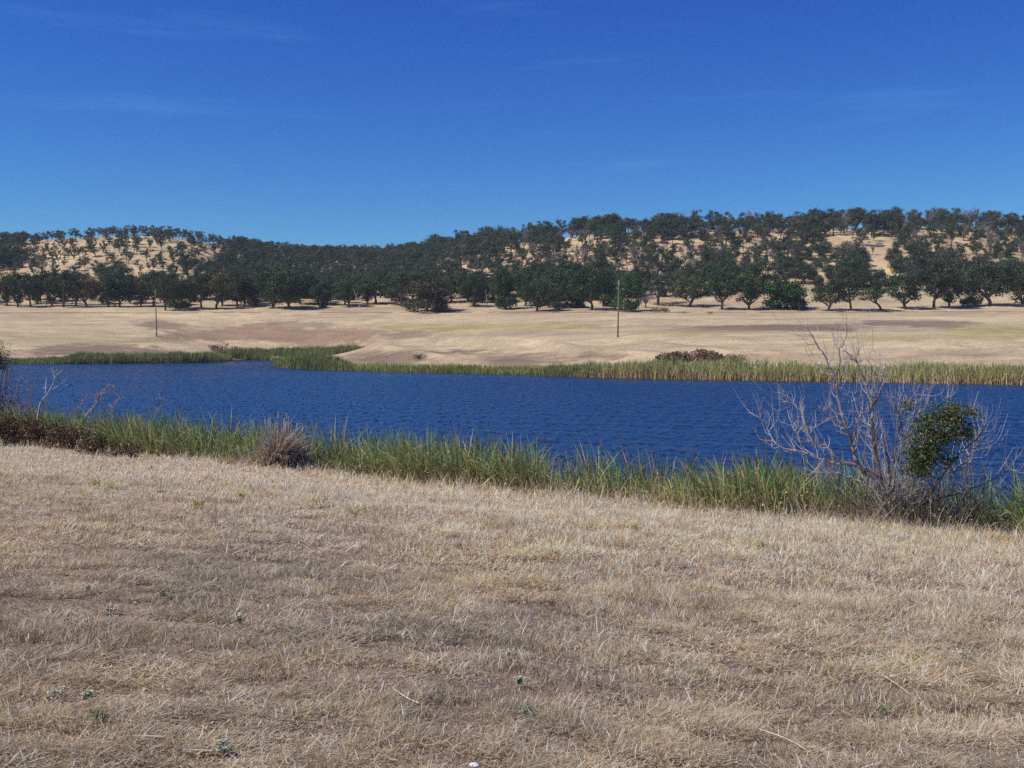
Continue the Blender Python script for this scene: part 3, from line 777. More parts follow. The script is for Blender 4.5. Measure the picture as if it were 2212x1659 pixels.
for xd, yb, yt, wp, kind, vr, lab in ROW:
    x, d = hit(xd, yb, 330, 460)
    x = d * (xd - HX) / F
    H = (yb - yt) * d / F * 1.03; W = wp * d / F * 1.08
    var = None
    if vr: var = {'rust': V_RUST, 'olive': V_OLIVE, 'brown': V_BROWN, 'green': V_GREEN if kind == 'skirted' else V_GREEN2}[vr]
    tree(kind, x, d, H, W, lab, FR, var=var, rz=0 if kind == 'leaning' else None, sink=.3)
    occupied.append((x, d)); n_oak += 1
# ground of the open slopes: how many trees a place carries, read as photo column / row
def hill_density(xd, yd):
    left_bare = (1 - sstep(.75, 1.1, np.hypot((xd - 275) / 215, (yd - 552) / 52)))
    far_left = (1 - sstep(.7, 1.1, np.hypot((xd - 20) / 110, (yd - 588) / 22)))
    dn = np.ones_like(xd) * 1.0
    dn = dn * (1 - .55 * left_bare) * (1 - .8 * far_left)
    saddle = np.exp(-((xd - 700) / 210.0) ** 2)
    right = sstep(930, 1050, xd)
    dn = dn * (1 + .9 * saddle) * (1 + .25 * right)
    for (a, b_, c_, e) in ((1150, 585, 75, 26), (1010, 590, 60, 22), (1340, 600, 40, 40), (1500, 530, 45, 14), (1650, 590, 45, 26), (1900, 560, 42, 55), (1960, 495, 35, 12), (1820, 530, 30, 30), (2085, 560, 18, 55), (2195, 590, 40, 20), (1240, 540, 40, 40)):
        dn = dn * (1 - .88 * (1 - sstep(.6, 1.1, np.hypot((xd - a) / c_, (yd - b_) / e))))
    crest = sstep(0, 1, 1)
    return dn
cand = []
NT = 15000
d = np.sqrt(R.random(NT) * (790 ** 2 - 400 ** 2) + 400 ** 2)
x = d * R.uniform(-.53, .53, NT)
z = terrain(x, d)
xd = HX + F * x / d; yd = HY - F * (z - EYE) / d
cr = np.interp(xd, GX, cd)
rel = (d - 400) / (cr - 400)
ok = (d < cr + 22) & (d > 415)
# row of sight lines: a tree wholly below the ground horizon in front of it is not needed
dn = hill_density(xd, yd)
crest = np.exp(-((d - cr + 6) / 14.0) ** 2)
dn = dn * (.62 + .6 * sstep(.36, .54, fbm(x * .030, d * .018, 131, 3)))
dn = np.maximum(dn, crest * 1.1)
ok &= R.random(NT) < dn * .9
GRID = {}
def free(px, py, r):
    gx_, gy_ = int(px // 12), int(py // 12)
    for a in (-1, 0, 1):
        for b_ in (-1, 0, 1):
            for (qx, qy, qr) in GRID.get((gx_ + a, gy_ + b_), ()):
                if (qx - px) ** 2 + (qy - py) ** 2 < max(r, qr) ** 2: return False
    GRID.setdefault((gx_, gy_), []).append((px, py, r)); return True
for px, py in occupied: GRID.setdefault((int(px // 12), int(py // 12)), []).append((px, py, 7.0))
picked = []
for q in np.where(ok)[0]:
    X_, D_, xq, yq = x[q], d[q], xd[q], yd[q]
    lb = np.hypot((xq - 275) / 230, (yq - 545) / 60) < 1.0
    sad = math.exp(-((xq - 700) / 230.0) ** 2)
    low = D_ < 450
    cr_d = float(np.interp(xq, GX, cd)); on_crest = abs(D_ - cr_d) < 24
    small = R.random() < (.55 if not low else .35)
    if D_ < 500 and xq < 520 and R.random() < .85: continue
    if lb: H, kind, r_ = R.uniform(3.6, 7.2), R.choice(['thin', 'thin', 'thin', 'mid']), 4.8
    elif low: H, kind, r_ = (R.uniform(4, 7), R.choice(['skirted', 'mid', 'bush']), 4.4) if small else (R.uniform(8, 12), R.choice(['dense', 'mid', 'dense', 'thin']), 6.2)
    elif sad > .35: H, kind, r_ = R.uniform(4.6, 9.2), R.choice(['dense', 'mid', 'mid', 'thin']), 4.6
    elif on_crest: H, kind, r_ = (R.uniform(4, 7) if xq < 560 else 5.0 + 6.8 * R.random() ** 1.2), R.choice(['mid', 'dense', 'thin', 'thin', 'bare'] if xq > 950 else ['mid', 'dense', 'thin']), 3.9
    elif small: H, kind, r_ = R.uniform(3.6, 6.8), R.choice(['mid', 'thin', 'thin', 'skirted', 'bare'] if xq > 950 else ['mid', 'thin', 'skirted']), 3.4
    else: H, kind, r_ = 6.4 + 5.6 * R.random() ** 1.4, R.choice(['thin', 'thin', 'thin', 'mid', 'mid', 'bare'] if xq > 950 else ['thin', 'mid', 'dense']), 4.3
    if not free(X_, D_, r_): continue
    W = H * (R.uniform(.55, .95) if not low and kind in ('thin', 'mid') else R.uniform(.70, 1.15)) * (.86 if kind == 'thin' else 1.08 if kind in ('mid', 'dense') else .75)
    picked.append((H / D_, X_, D_, xq, yq, H, W, kind))
picked.sort(reverse=True)
N_IND = 296 - n_oak
COLS_ = [(-400, 'at the far left edge'), (70, 'left of the rust tinged oak'), (150, 'above the rust tinged oak'), (235, 'between rust oak and left pole'), (310, 'above the left pole'), (385, 'just right of the left pole'),
         (460, 'above the inlet mouth'), (560, 'above the largest left oak'), (650, 'right above the largest left oak'), (740, 'above the leaning snag'), (830, 'left of the wide dome oak'), (905, 'above the wide dome oak'),
         (985, 'right of the wide dome oak'), (1070, 'above the tall leafy green oak'), (1150, 'above the low forked oak'), (1230, 'left of the right pole'), (1300, 'above the right pole'), (1380, 'just right of the right pole'),
         (1460, 'above the pale forked oak'), (1540, 'above the twin stemmed oak'), (1620, 'left of the large green thicket'), (1700, 'above the large green thicket'), (1780, 'above the dead willow'), (1860, 'above the slanting oak'),
         (1940, 'left of the tallest full oak'), (2020, 'above the tallest full oak'), (2100, 'above the broadest right oak'), (2180, 'at the far right edge'), (9999, '')]
KW = dict(skirted='low skirted oak', bush='round oak thicket', thin='thin open crowned oak', mid='ragged grey green oak', dense='dense dark oak', bare='leafless grey tree')
def band_word(D_, xq, yq):
    c_ = float(np.interp(xq, GX, cd)); rel = (D_ - 400) / (c_ - 400)
    hill = 'left hill' if xq < 560 else ('saddle' if xq < 930 else 'right hill')
    return ("at foot of " if rel < .2 else 'low on ' if rel < .42 else 'midway up ' if rel < .62 else 'high on ' if rel < .85 else 'on crest of ') + hill
rows = []
for (_, X_, D_, xq, yq, H, W, kind) in picked[:N_IND]:
    cw = [c for c in COLS_ if xq >= c[0]][-1][1]
    rows.append([KW[kind] + ' ' + band_word(D_, xq, yq) + ', ' + cw, X_, D_, xq, H, W, kind])
by = {}
for r_ in rows: by.setdefault(r_[0], []).append(r_)
for lab, v in by.items():
    if len(v) == 2:
        a, b_ = v if v[0][4] > v[1][4] * 1.0 else v[::-1]
        a[0] = 'taller ' + lab; b_[0] = 'shorter ' + lab
    elif len(v) > 2:
        v.sort(key=lambda r_: r_[3]); names = ['leftmost', 'second', 'third', 'fourth', 'fifth', 'sixth', 'seventh', 'eighth']
        for q, r_ in enumerate(v):
            r_[0] = ('rightmost ' if q == len(v) - 1 else names[min(q, 7)] + ' ') + lab
for lab, X_, D_, xq, H, W, kind in rows:
    tree(kind, X_, D_, H, W, lab, 'oaks scattered over the hills', sink=.3)
# the remaining distant oaks read as one wood
amb, tmb = MB(), MB()
rest = picked[N_IND:]
for (_, X_, D_, xq, yq, H, W, kind) in rest:
    pr = PROTO[kind][R.integers(NBASE[kind])]; tb, cb = pr[3]
    a = R.uniform(0, 6.28); ca, sa = math.cos(a), math.sin(a); zb = T1(X_, D_) - .3; tint_ = R.uniform(.75, 1.3) * np.array([R.uniform(.9, 1.15), 1, R.uniform(.9, 1.15)])
    for src, dst in ((tb, tmb), (cb, amb)):
        if not src.n: continue
        V = np.concatenate(src.v) ; C = np.concatenate(src.c) * tint_
        V2 = np.stack([(V[:, 0] * ca - V[:, 1] * sa) * W + X_, (V[:, 0] * sa + V[:, 1] * ca) * W + D_, V[:, 2] * H + zb], 1)
        if src is cb:
            V4 = V2.reshape(-1, 4, 3); C4 = C.reshape(-1, 4, 3); k = R.random(len(V4)) < .62
            V4 = V4[k]; cen = V4.mean(1, keepdims=True); V4 = cen + (V4 - cen) * 1.25; V2 = V4.reshape(-1, 3); C = C4[k].reshape(-1, 3)
            dst.add(V2, [np.arange(len(V2)).reshape(-1, 4)], C)
        else:
            dst.add(V2, src.f, C)
wood = tmb.build('distant_oak_wood', M_bark) if rest else None
if wood:
    # one object: stems and crowns joined in a single mesh with two materials
    me = amb.mesh('crowns', M_leaf)
    co = bpy.data.objects.new('crowns', me); COL.objects.link(co); co.parent = wood; co['kind'] = 'stuff'
    tag(wood, 'distant oak wood along the hill crests and saddle', 'woodland', kind='stuff')
print('oaks picked', len(picked), 'individual', n_oak + len(rows), 'rest', len(rest))

# pale snags standing in the tree row
def snag(xd, yb, pts, r0, label, c=(.42, .37, .31)):
    x0, d0 = hit(xd, yb, 330, 460)
    sc = d0 / F
    o = empty('dead_snag', (x0, d0, T1(x0, d0) - .1))
    mb = MB()
    for ln, ra in pts:
        L_ = smooth_line([(dx * sc, dy * sc * .6, dz * sc) for dx, dy, dz in ln], 3)
        tube(mb, L_, np.linspace(r0 * ra, r0 * ra * .45, len(L_)), c, 6, .2)
    mb.build('trunk', M_pale, o)
    tag(o, label, 'dead tree')
snag(778, 666, [([(0, 0, 0), (-6, 2, 18), (-15, 0, 43)], 1), ([(-9, 1, 27), (-4, 4, 36)], .5)], .20, 'bare pale snag leaning left in front of the oak row')
snag(1052, 659, [([(0, 0, 0), (-1, 2, 16), (-3, 0, 34)], 1), ([(-1, 1, 18), (4, 2, 27)], .5)], .22, 'upright pale snag right of the wide dome oak')
snag(156, 656, [([(0, 0, 0), (0, 1, 9), (-1, 0, 19)], 1), ([(0, 0, 8), (3, 0, 14)], .5)], .24, 'short pale snag showing between trunks left of rust oak')
snag(1341, 650, [([(0, 0, 0), (0, 0, 30), (-4, 2, 52), (-12, 2, 66), (-14, 0, 76)], 1), ([(0, 0, 34), (6, 2, 56), (13, 0, 66), (14, 0, 78)], .8), ([(2, 0, 44), (2, 3, 66), (6, 2, 80)], .6), ([(-4, 0, 50), (-2, 3, 70), (-6, 3, 82)], .5)], .26, 'dead antler branched tree rising above the evergreen oak', (.10, .08, .068))

# ------------------------------------------------------------------ utility poles
def pole(xb, yb, xt, yt, label):
    x0, d0 = hit(xb, yb, 200, 330)
    zb = T1(x0, d0); top = P(xt, yt, d0) - np.array([x0, d0, zb])
    o = empty('utility_pole', (x0, d0, zb))
    mb = MB(); n = 14; t = np.linspace(0, 1, n)[:, None]
    body = top[None] * t; body[0, 2] = -.5
    h = top[2]
    c = np.array([.17, .125, .09]) * (1 - t) + np.array([.26, .21, .165]) * t
    tube(mb, body, np.linspace(.18, .125, n), c, 10)
    mb.build('pole', M_pole, o, True)
    mb = MB(); tube(mb, [top * .93 + np.array([-.15, 0, 0]), top * .93 + np.array([-.32, 0, .06]), top * .93 + np.array([-.33, 0, .26])], [.025, .025, .045], (.5, .5, .48), 6)
    mb.build('insulator', M_pole, o, True)
    mb = MB(); tube(mb, [top * .90, top * .995, top * 1.004], [.138, .132, .07], (.46, .42, .37), 10)
    mb.build('pole_top', M_pole, o, True)
    tag(o, label, 'pole', 'utility poles on the far field')
pole(338.5, 727, 335.5, 626, 'thin wooden pole at the left, standing on the low bluff')
pole(1334.5, 729, 1337, 606, 'thicker wooden pole standing before the evergreen oak')

# ------------------------------------------------------------------ shrubs on the far shore
def dome_shrub(xd, yb, wp, hp, pal, label, d0=120, d1=460, name='shrub', group=None, n=700, dd=None, twigs=True):
    if dd is None: x0, dd = hit(xd, yb, d0, d1)
    x0 = dd * (xd - HX) / F
    W = wp * dd / F; H = hp * dd / F
    o = empty(name, (x0, dd, T1(x0, dd)))
    mb = MB(); g = np.random.default_rng(int(xd * 7 + yb))
    for _ in range(9):
        c = np.array([g.uniform(-.42, .42) * W, g.uniform(-.42, .42) * W, 0]); 
        q = math.hypot(c[0], c[1]) / (W * .5); c[2] = H * (.62 - .34 * q * q) * g.uniform(.7, 1.1)
        m = n // 9
        dv = rand_dir(m, g) * (g.random(m) ** .4)[:, None] * np.array([W * .20, W * .20, H * .40])
        base = np.array(pal[g.integers(len(pal))])
        pts = c + dv; pts[:, 2] = np.maximum(pts[:, 2], .03 * H)
        leaves(mb, pts, max(W * .05, .16) * g.uniform(.6, 1.4, m), base * (1 + g.normal(0, .25, (m, 1))).clip(.4, 1.8), .1, g)
    mb.build('foliage', M_bush, o)
    if twigs:
        mb = MB()
        for _ in range(8):
            a = g.uniform(0, 6.28); e = np.array([math.cos(a) * W * .36, math.sin(a) * W * .36, H * g.uniform(.6, .95)])
            tube(mb, smooth_line([(0, 0, -.05), e * .5 + np.array([0, 0, H * .08]), e], 3), np.linspace(.05, .015, 4), (.14, .11, .09), 5)
        mb.build('stems', M_bark, o)
    tag(o, label, 'shrub', group)
DK = [(.055, .075, .03), (.07, .09, .035), (.045, .06, .03)]
BR = [(.10, .065, .045), (.13, .085, .055), (.075, .055, .04)]
dome_shrub(487, 765, 54, 25, [(.15, .095, .065), (.19, .12, .08), (.11, .08, .055)], 'dark brown shrub on the left tip of the inlet', name='brown_shrub')
dome_shrub(460, 757, 34, 13, [(.15, .095, .065), (.19, .12, .08)], 'smaller brown shrub just left of the dark one by the inlet', name='brown_shrub')
dome_shrub(640, 768, 52, 26, DK, 'leftmost dark green shrub dome among the inlet reeds', dd=302)
dome_shrub(688, 768, 48, 27, DK, 'middle dark green shrub dome among the inlet reeds', dd=304)
dome_shrub(728, 768, 38, 23, DK, 'rightmost dark green shrub dome among the inlet reeds', dd=300)
BR2 = [(.20, .13, .09), (.25, .165, .11), (.15, .105, .075), (.16, .15, .07)]
dome_shrub(1500, 785, 140, 29, BR2, 'long low brown shrub behind the right reeds', dd=158, name='brown_shrub', n=2200)
dome_shrub(1432, 786, 64, 24, BR2, 'brown shrub left of the long low one behind the reeds', dd=157, name='brown_shrub')
dome_shrub(1590, 788, 64, 24, BR2, 'brown shrub right of the long low one behind the reeds', dd=157, name='brown_shrub')
dome_shrub(905, 802, 28, 13, [(.05, .10, .03), (.07, .13, .035)], 'small dark green tuft at the waterline below the bluff', dd=186, name='green_shrub', n=300)
GB = [(.26, .20, .15), (.20, .155, .12), (.30, .24, .18)]
dome_shrub(1425, 674, 42, 11, GB, 'grey brown brush pile right of the right pole', 330, 400, name='dry_shrub')
dome_shrub(1474, 677, 18, 5, GB, 'low dry shrub in the field between pole and thicket, left one', 330, 400, name='dry_shrub', n=200)
dome_shrub(1533, 678, 18, 6, GB, 'low dark dry shrub in the field below the two stemmed oak', 330, 400, name='dry_shrub', n=200)
dome_shrub(550, 662, 30, 18, DK, 'round low green thicket left of the largest spreading oak', 340, 440, name='round_shrub')

# ------------------------------------------------------------------ the bare willow by the water, at right
bd = 23.3; bx = bd * (1915 - HX) / F
def CW(cx, cy, dy=0.0):   # photo detail coordinates -> metres from the willow's foot
    xd = 1584 + cx * .3125; yd = 672 + cy * .3125
    p = P(xd, yd, bd); p[0] -= bx; p[1] = dy; p[2] -= T1(bx, bd)
    return p
willow = empty('dead_willow', (bx, bd, T1(bx, bd)))
tag(willow, 'mostly leafless grey willow with one leafy bough at the water\'s edge', 'tree')
gW = np.random.default_rng(31)
LIMBS = [
 ('trunk', .115, .02, [(1068, 1560), (1064, 1470), (1055, 1380), (1030, 1290), (1020, 1150), (985, 980), (965, 800), (960, 620), (930, 520), (880, 400), (850, 330), (770, 270)], .1),
 ('limb', .075, .008, [(1020, 1160), (900, 1110), (840, 1020), (810, 930), (740, 760), (700, 600), (680, 480), (610, 330), (540, 230), (480, 140), (455, 90)], -.5),
 ('limb', .030, .005, [(680, 480), (715, 400), (715, 270), (745, 190), (735, 100), (715, 20)], -.6),
 ('limb', .055, .008, [(1000, 1150), (850, 1065), (730, 1060), (640, 1030), (500, 985), (350, 950), (290, 850), (230, 750), (145, 715)], .6),
 ('limb', .034, .007, [(770, 1060), (720, 1010), (680, 950), (600, 920), (550, 890), (540, 760), (490, 660), (440, 600), (360, 490)], .9),
 ('limb', .022, .007, [(500, 985), (470, 880), (440, 800), (420, 700)], .6),
 ('limb', .022, .007, [(560, 960), (545, 860), (520, 720), (470, 650), (395, 640)], .8),
 ('limb', .048, .016, [(965, 650), (1020, 560), (1045, 470), (1070, 400), (1085, 360)], .3),
 ('limb', .030, .008, [(880, 420), (850, 340), (870, 300), (860, 260)], .1),
 ('limb', .050, .007, [(1085, 1250), (1085, 1050), (1050, 930), (1000, 850), (930, 760), (880, 640), (870, 560)], .5),
 ('limb', .045, .006, [(1100, 1250), (1130, 1000), (1180, 860), (1250, 700), (1275, 600), (1270, 540)], -.3),
 ('limb', .035, .006, [(1110, 1050), (1130, 760), (1090, 660), (1060, 600), (1040, 540)], -.5),
 ('limb', .032, .006, [(1120, 880), (1160, 720), (1180, 620), (1240, 500)], -.4),
 ('limb', .030, .006, [(840, 900), (850, 760), (920, 680), (945, 590), (940, 500)], -.2),
 ('limb', .075, .010, [(1262, 1540), (1270, 1440), (1300, 1250), (1310, 1150), (1320, 1050), (1400, 900), (1450, 740), (1462, 600), (1465, 490)], -.2),
 ('limb', .040, .006, [(1310, 1340), (1420, 1180), (1520, 1120), (1640, 1050), (1720, 930), (1780, 880)], .4),
 ('limb', .038, .006, [(1370, 1260), (1480, 1060), (1580, 940), (1660, 830), (1665, 740), (1640, 650)], -.5),
 ('limb', .026, .006, [(1520, 1120), (1650, 1000), (1700, 900), (1725, 800)], .3),
 ('limb', .028, .005, [(1330, 1330), (1560, 1230), (1760, 1130), (1830, 1040), (1880, 930)], -.8),
 ('limb', .040, .008, [(1060, 1300), (980, 1230), (900, 1190), (800, 1150), (700, 1150), (560, 1120)], .9),
 ('limb', .034, .006, [(1200, 1400), (1180, 1220), (1200, 1050), (1240, 900), (1290, 760)], .7),
 ('limb', .030, .006, [(830, 990), (760, 820), (640, 740), (560, 680), (520, 640)], -.9),
]
for q in range(17):   # a fan of thin grey stems from the foot
    t0 = gW.uniform(-1, 1); bx0 = 1130 + 130 * t0 + gW.normal(0, 30); top_y = gW.uniform(620, 1080) + 120 * abs(t0); sp = t0 * gW.uniform(180, 520) + gW.normal(0, 60)
    LIMBS.append(('limb', gW.uniform(.016, .030), .004, [(bx0, 1480), (bx0 + sp * .28, 1480 - (1480 - top_y) * .35), (bx0 + sp * .68, 1480 - (1480 - top_y) * .7), (bx0 + sp * .92, top_y)], gW.uniform(-1.1, 1.1)))
woods = []
for nm, r0, r1, pts, dy in LIMBS:
    n = len(pts)
    P3 = np.array([CW(a, b_, dy * (q / (n - 1)) ** .8 + gW.normal(0, .03)) for q, (a, b_) in enumerate(pts)])
    if pts[0][1] > 1400: P3[0, 2] = -.15
    ln = smooth_line(P3, 4)
    ln[1:-1] += gW.normal(0, .012, (len(ln) - 2, 3))
    mb = MB(); t = np.linspace(0, 1, len(ln))
    rr_ = (r0 + (r1 - r0) * t ** .7) * .72
    cc = np.array([.15, .122, .105])[None] * (1 - t[:, None]) + np.array([.42, .38, .35])[None] * t[:, None]
    tube(mb, ln, rr_, cc * gW.uniform(.85, 1.1), 8, .15)
    # side twigs, upswept and pale
    seg = np.linalg.norm(np.diff(ln, axis=0), axis=1).sum()
    for _ in range(int(seg * (9 if r0 > .031 else 6)) + 4):
        q = int(gW.integers(int(len(ln) * .25), len(ln) - 1)); a = ln[q]
        tv = ln[min(q + 1, len(ln) - 1)] - ln[q - 1]; tv /= np.linalg.norm(tv) + 1e-9
        sd_ = gW.normal(0, 1, 3); sd_ -= tv * (sd_ @ tv); sd_ /= np.linalg.norm(sd_)
        l_ = gW.uniform(.22, .75) * (1 if gW.random() < .75 else 1.6)
        e1 = a + (tv * .55 + sd_ * .75) * l_ * .5
        e2 = e1 + (tv * .6 + sd_ * .25 + np.array([-.05, 0, .55])) * l_ * .5
        r_ = min(.0085, rr_[q] * .5) * gW.uniform(.7, 1.2)
        tl = smooth_line([a, e1, e2], 3)
        pc = np.array([.48, .445, .415]) * gW.uniform(.75, 1.2)
        tube(mb, tl, np.linspace(r_, r_ * .4, len(tl)), pc, 4)
        for _k in range(gW.integers(0, 4)):
            b0 = tl[gW.integers(1, len(tl))]; e = b0 + gW.normal(0, .05, 3) + np.array([0, 0, .13]) * gW.uniform(.5, 1.8)
            tube(mb, [b0, (b0 + e) / 2 + gW.normal(0, .008, 3), e], [r_ * .55, r_ * .45, r_ * .25], pc * 1.05, 3)
    mb.build(nm, M_pale, willow)
# leafy bough
mb = MB()
for cx, cy, rx, ry, n in ((1420, 700, 170, 70, 1500), (1420, 800, 210, 100, 2300), (1370, 910, 150, 100, 1700), (1310, 1030, 80, 90, 1300), (1560, 720, 110, 60, 700), (1215, 650, 36, 70, 160), (1450, 1020, 95, 60, 700), (1255, 950, 65, 85, 800), (1560, 870, 80, 70, 500), (1270, 1120, 90, 60, 500)):
    c = CW(cx, cy, -.55); k_ = 1 - .55 / bd; c[0] = (c[0] + bx) * k_ - bx; zb_ = T1(bx, bd); c[2] = EYE + (c[2] + zb_ - EYE) * k_ - zb_
    ax = rx * .3125 * bd / F; az_ = ry * .3125 * bd / F
    n = int(n * .85); ncl = max(3, n // 80)
    for _ in range(ncl):
        cc = c + rand_dir(1, gW)[0] * gW.random() ** .4 * np.array([ax, (ax + az_) * .5, az_]) * 1.0
        m = n // ncl
        pts = cc + gW.normal(0, 1, (m, 3)) * np.array([.115, .115, .075]) * gW.uniform(.6, 1.25)
        base = np.array([(.095, .135, .045), (.125, .165, .055), (.075, .105, .04), (.18, .18, .08)][gW.integers(4)])
        leaves(mb, pts, .06 * gW.uniform(.6, 1.4, m), base * (1 + gW.normal(0, .25, (m, 1))).clip(.4, 1.8), .2, gW, .5)
mb.build('leafy_bough', M_bush, willow)
# tangle of thin dead shoots round the foot
mb = MB()
for _ in range(520):
    a = gW.uniform(0, 6.28); r_ = gW.uniform(0, .9)
    p0 = np.array([r_ * math.cos(a) * 1.75 + .45, r_ * math.sin(a), -.1]); tilt = gW.normal(0, .5, 2); l_ = gW.uniform(.35, 1.25)
    e = p0 + np.array([tilt[0] * l_ + .2 * (r_ * math.cos(a)), tilt[1] * l_, l_])
    ln = smooth_line([p0, (p0 + e) / 2 + gW.normal(0, .07, 3), e], 3)
    tube(mb, ln, np.linspace(.008, .003, len(ln)), np.array([.15, .125, .105]) * gW.uniform(.5, 1.6), 4)
mb.build('basal_shoots', M_pale, willow)

# ------------------------------------------------------------------ clump of grey dead reeds at the shore
tx, td = hit(606, 1003, 15, 60)
clump = empty('dead_reed_clump', (tx, td, T1(tx, td)))
tag(clump, 'grey tan clump of collapsed dead reeds with upright stalks on the bank', 'reed clump')
mb = MB(); pxm = td / F
n = 2600
a = R.uniform(0, 6.28, n); r_ = R.random(n) ** .6
px = np.where(R.random(n) < .55, R.normal(8, 20, n), R.normal(-52, 30, n)) * pxm
py = R.normal(0, .45, n)
tallness = np.exp(-((px / pxm - 8) / 26) ** 2)
hh = (.48 + 1.3 * tallness * R.random(n)) * R.uniform(.6, 1.15, n)
c = pick(n, [(.42, .36, .32), (.31, .25, .23), (.54, .47, .39), (.19, .145, .135), (.58, .46, .27)], .2)
yel = (px / pxm < -20) & (R.random(n) < .6)
c[yel] = pick(int(yel.sum()), [(.48, .37, .19), (.42, .31, .17), (.52, .43, .27)], .2)
blades(mb, np.stack([px, py, terrain(px + tx, py + td) - T1(tx, td) - .02 + .5 * tallness * R.random(n)], 1), a, hh, .026 + .016 * R.random(n), np.abs(R.normal(.35, .5, n)), R.uniform(.4, 2.6, n), c * .8, c, 4)
mb.build('dead_leaves', M_dry, clump)
mb = MB()
for dx, top, ln_ in ((-18, 893, -2), (-4, 880, 0), (3, 895, 2), (13, 884, 1), (22, 890, -1), (32, 905, 2), (-58, 955, -6), (-52, 950, -5), (62, 905, 9), (40, 912, 3), (9, 900, 4), (-75, 960, -8)):
    b0 = np.array([dx * pxm, R.normal(0, .2), .2]); H_ = (1003 - top) * pxm
    e = b0 + np.array([ln_ * pxm * 2, 0, H_ - .2])
    tl = smooth_line([b0, (b0 + e) / 2 + R.normal(0, .02, 3), e], 3)
    mb = MB(); tube(mb, tl, np.linspace(.022, .012, len(tl)), pick(1, [(.55, .49, .42), (.46, .40, .34)])[0], 5)
    mb.build('stalk', M_pale, clump)
for q in range(9):   # drooping hooked tops
    b0 = np.array([R.normal(10, 14) * pxm, R.normal(0, .2), .9]); s_ = R.choice([-1, 1])
    tl = smooth_line([b0 - np.array([0, 0, .8]), b0, b0 + np.array([s_ * .08, 0, .35]), b0 + np.array([s_ * .25, 0, .5]), b0 + np.array([s_ * .42, 0, .38])], 3)
    mb = MB(); tube(mb, tl, np.linspace(.008, .005, len(tl)), (.36, .3, .27), 4)
    mb.build('hooked_stalk', M_pale, clump)

# ------------------------------------------------------------------ brambles and dead stems at the left
BRL = [(.12, .06, .04), (.19, .095, .055), (.075, .065, .04), (.07, .095, .045), (.36, .20, .11), (.27, .14, .075), (.09, .05, .042), (.11, .15, .055), (.08, .085, .06)]
def bramble(xd, yb, wp, hp, label, seed, n=1500, pal=BRL):
    x0, d0 = hit(xd, yb, 20, 70); g = np.random.default_rng(seed)
    W = wp * d0 / F; H = hp * d0 / F
    o = empty('bramble_bush', (x0, d0, T1(x0, d0)))
    mb = MB(); ln_all = []
    for _ in range(34):
        a = g.uniform(0, 6.28); r_ = W * .5 * g.uniform(.35, 1.0)
        e = np.array([math.cos(a) * r_, math.sin(a) * r_ * .8, H * g.uniform(.02, .5)])
        md = e * .55 + np.array([0, 0, H * g.uniform(.5, 1.0)])
        ln = smooth_line([(g.normal(0, W * .08), g.normal(0, W * .08), -.05), md, e], 5)
        tube(mb, ln, np.linspace(.009, .004, len(ln)), np.array([.20, .12, .09]) * g.uniform(.6, 1.6), 4); ln_all.append(ln)
    mb.build('canes', M_pale, o)
    mb = MB(); src = np.concatenate(ln_all)
    pts = src[g.integers(len(src), size=n)] + g.normal(0, .11, (n, 3)); pts[:, 2] = np.maximum(pts[:, 2], .02)
    cl = np.asarray(pal)[g.integers(len(pal), size=n)] * (1 + g.normal(0, .25, (n, 1))).clip(.4, 1.8)
    leaves(mb, pts, .075 * g.uniform(.5, 1.5, n), cl, .3, g, .75)
    mb.build('foliage', M_bush, o)
    tag(o, label, 'bramble', 'brambles on the left bank')
bramble(-25, 962, 144, 62, 'reddish brown bramble cut by the left frame edge', 1, 2200)
bramble(38, 962, 134, 58, 'dark russet bramble under the pale leaning stem', 2, 2200)
bramble(92, 968, 128, 52, 'russet bramble between pale stem and arching shrub', 3, 2000)
bramble(146, 975, 128, 44, 'brown bramble under the arching bare shrub', 4, 1900)
bramble(206, 982, 100, 32, 'low olive brown bramble where the cattails begin', 5, 1300, BRL + [(.10, .13, .045)] * 3)
bramble(268, 990, 90, 18, 'lowest reddish bramble at the foot of the cattails', 6, 900)
def stems(name, base, lines, label, cat='dead shrub', r0=.028, twig=10, col_=(.40, .36, .33), d_off=0.0, seed=5):
    x0, d0 = hit(base[0], base[1], 20, 70); d0 += d_off; x0 = d0 * (base[0] - HX) / F
    z0 = T1(x0, d0); g = np.random.default_rng(seed)
    o = empty(name, (x0, d0, z0))
    for li, (ra, pts) in enumerate(lines):
        P3 = []
        for q, (cx, cy) in enumerate(pts):
            p = P(cx * .1997, 729.6 + cy * .1997, d0) - np.array([x0, d0, z0]); p[1] = g.normal(0, .12); P3.append(p)
        ln = smooth_line(P3, 4); mb = MB()
        tube(mb, ln, np.linspace(r0 * ra, r0 * ra * .35, len(ln)), np.array(col_) * g.uniform(.8, 1.2), 6)
        for _ in range(twig):
            a = ln[g.integers(len(ln) // 3, len(ln))]; l_ = g.uniform(.15, .5)
            e = a + np.array([g.normal(0, .5), g.normal(0, .4), g.uniform(.1, .9)]) * l_
            tl = smooth_line([a, (a + e) / 2 + g.normal(0, .03, 3), e], 2)
            tube(mb, tl, np.linspace(r0 * .3, r0 * .14, len(tl)), np.array(col_) * g.uniform(.7, 1.2), 3)
        mb.build('stem', M_pale, o)
    tag(o, label, cat)
stems('dead_sapling', (84, 952), [(1.5, [(422, 1060), (425, 920), (445, 700), (500, 620), (560, 500), (610, 410), (690, 345)]), (.7, [(510, 600), (490, 430)]), (.6, [(600, 430), (560, 360)]), (.6, [(560, 560), (700, 460)])], 'pale bare stem leaning out over the water at left', twig=5, col_=(.50, .46, .42))
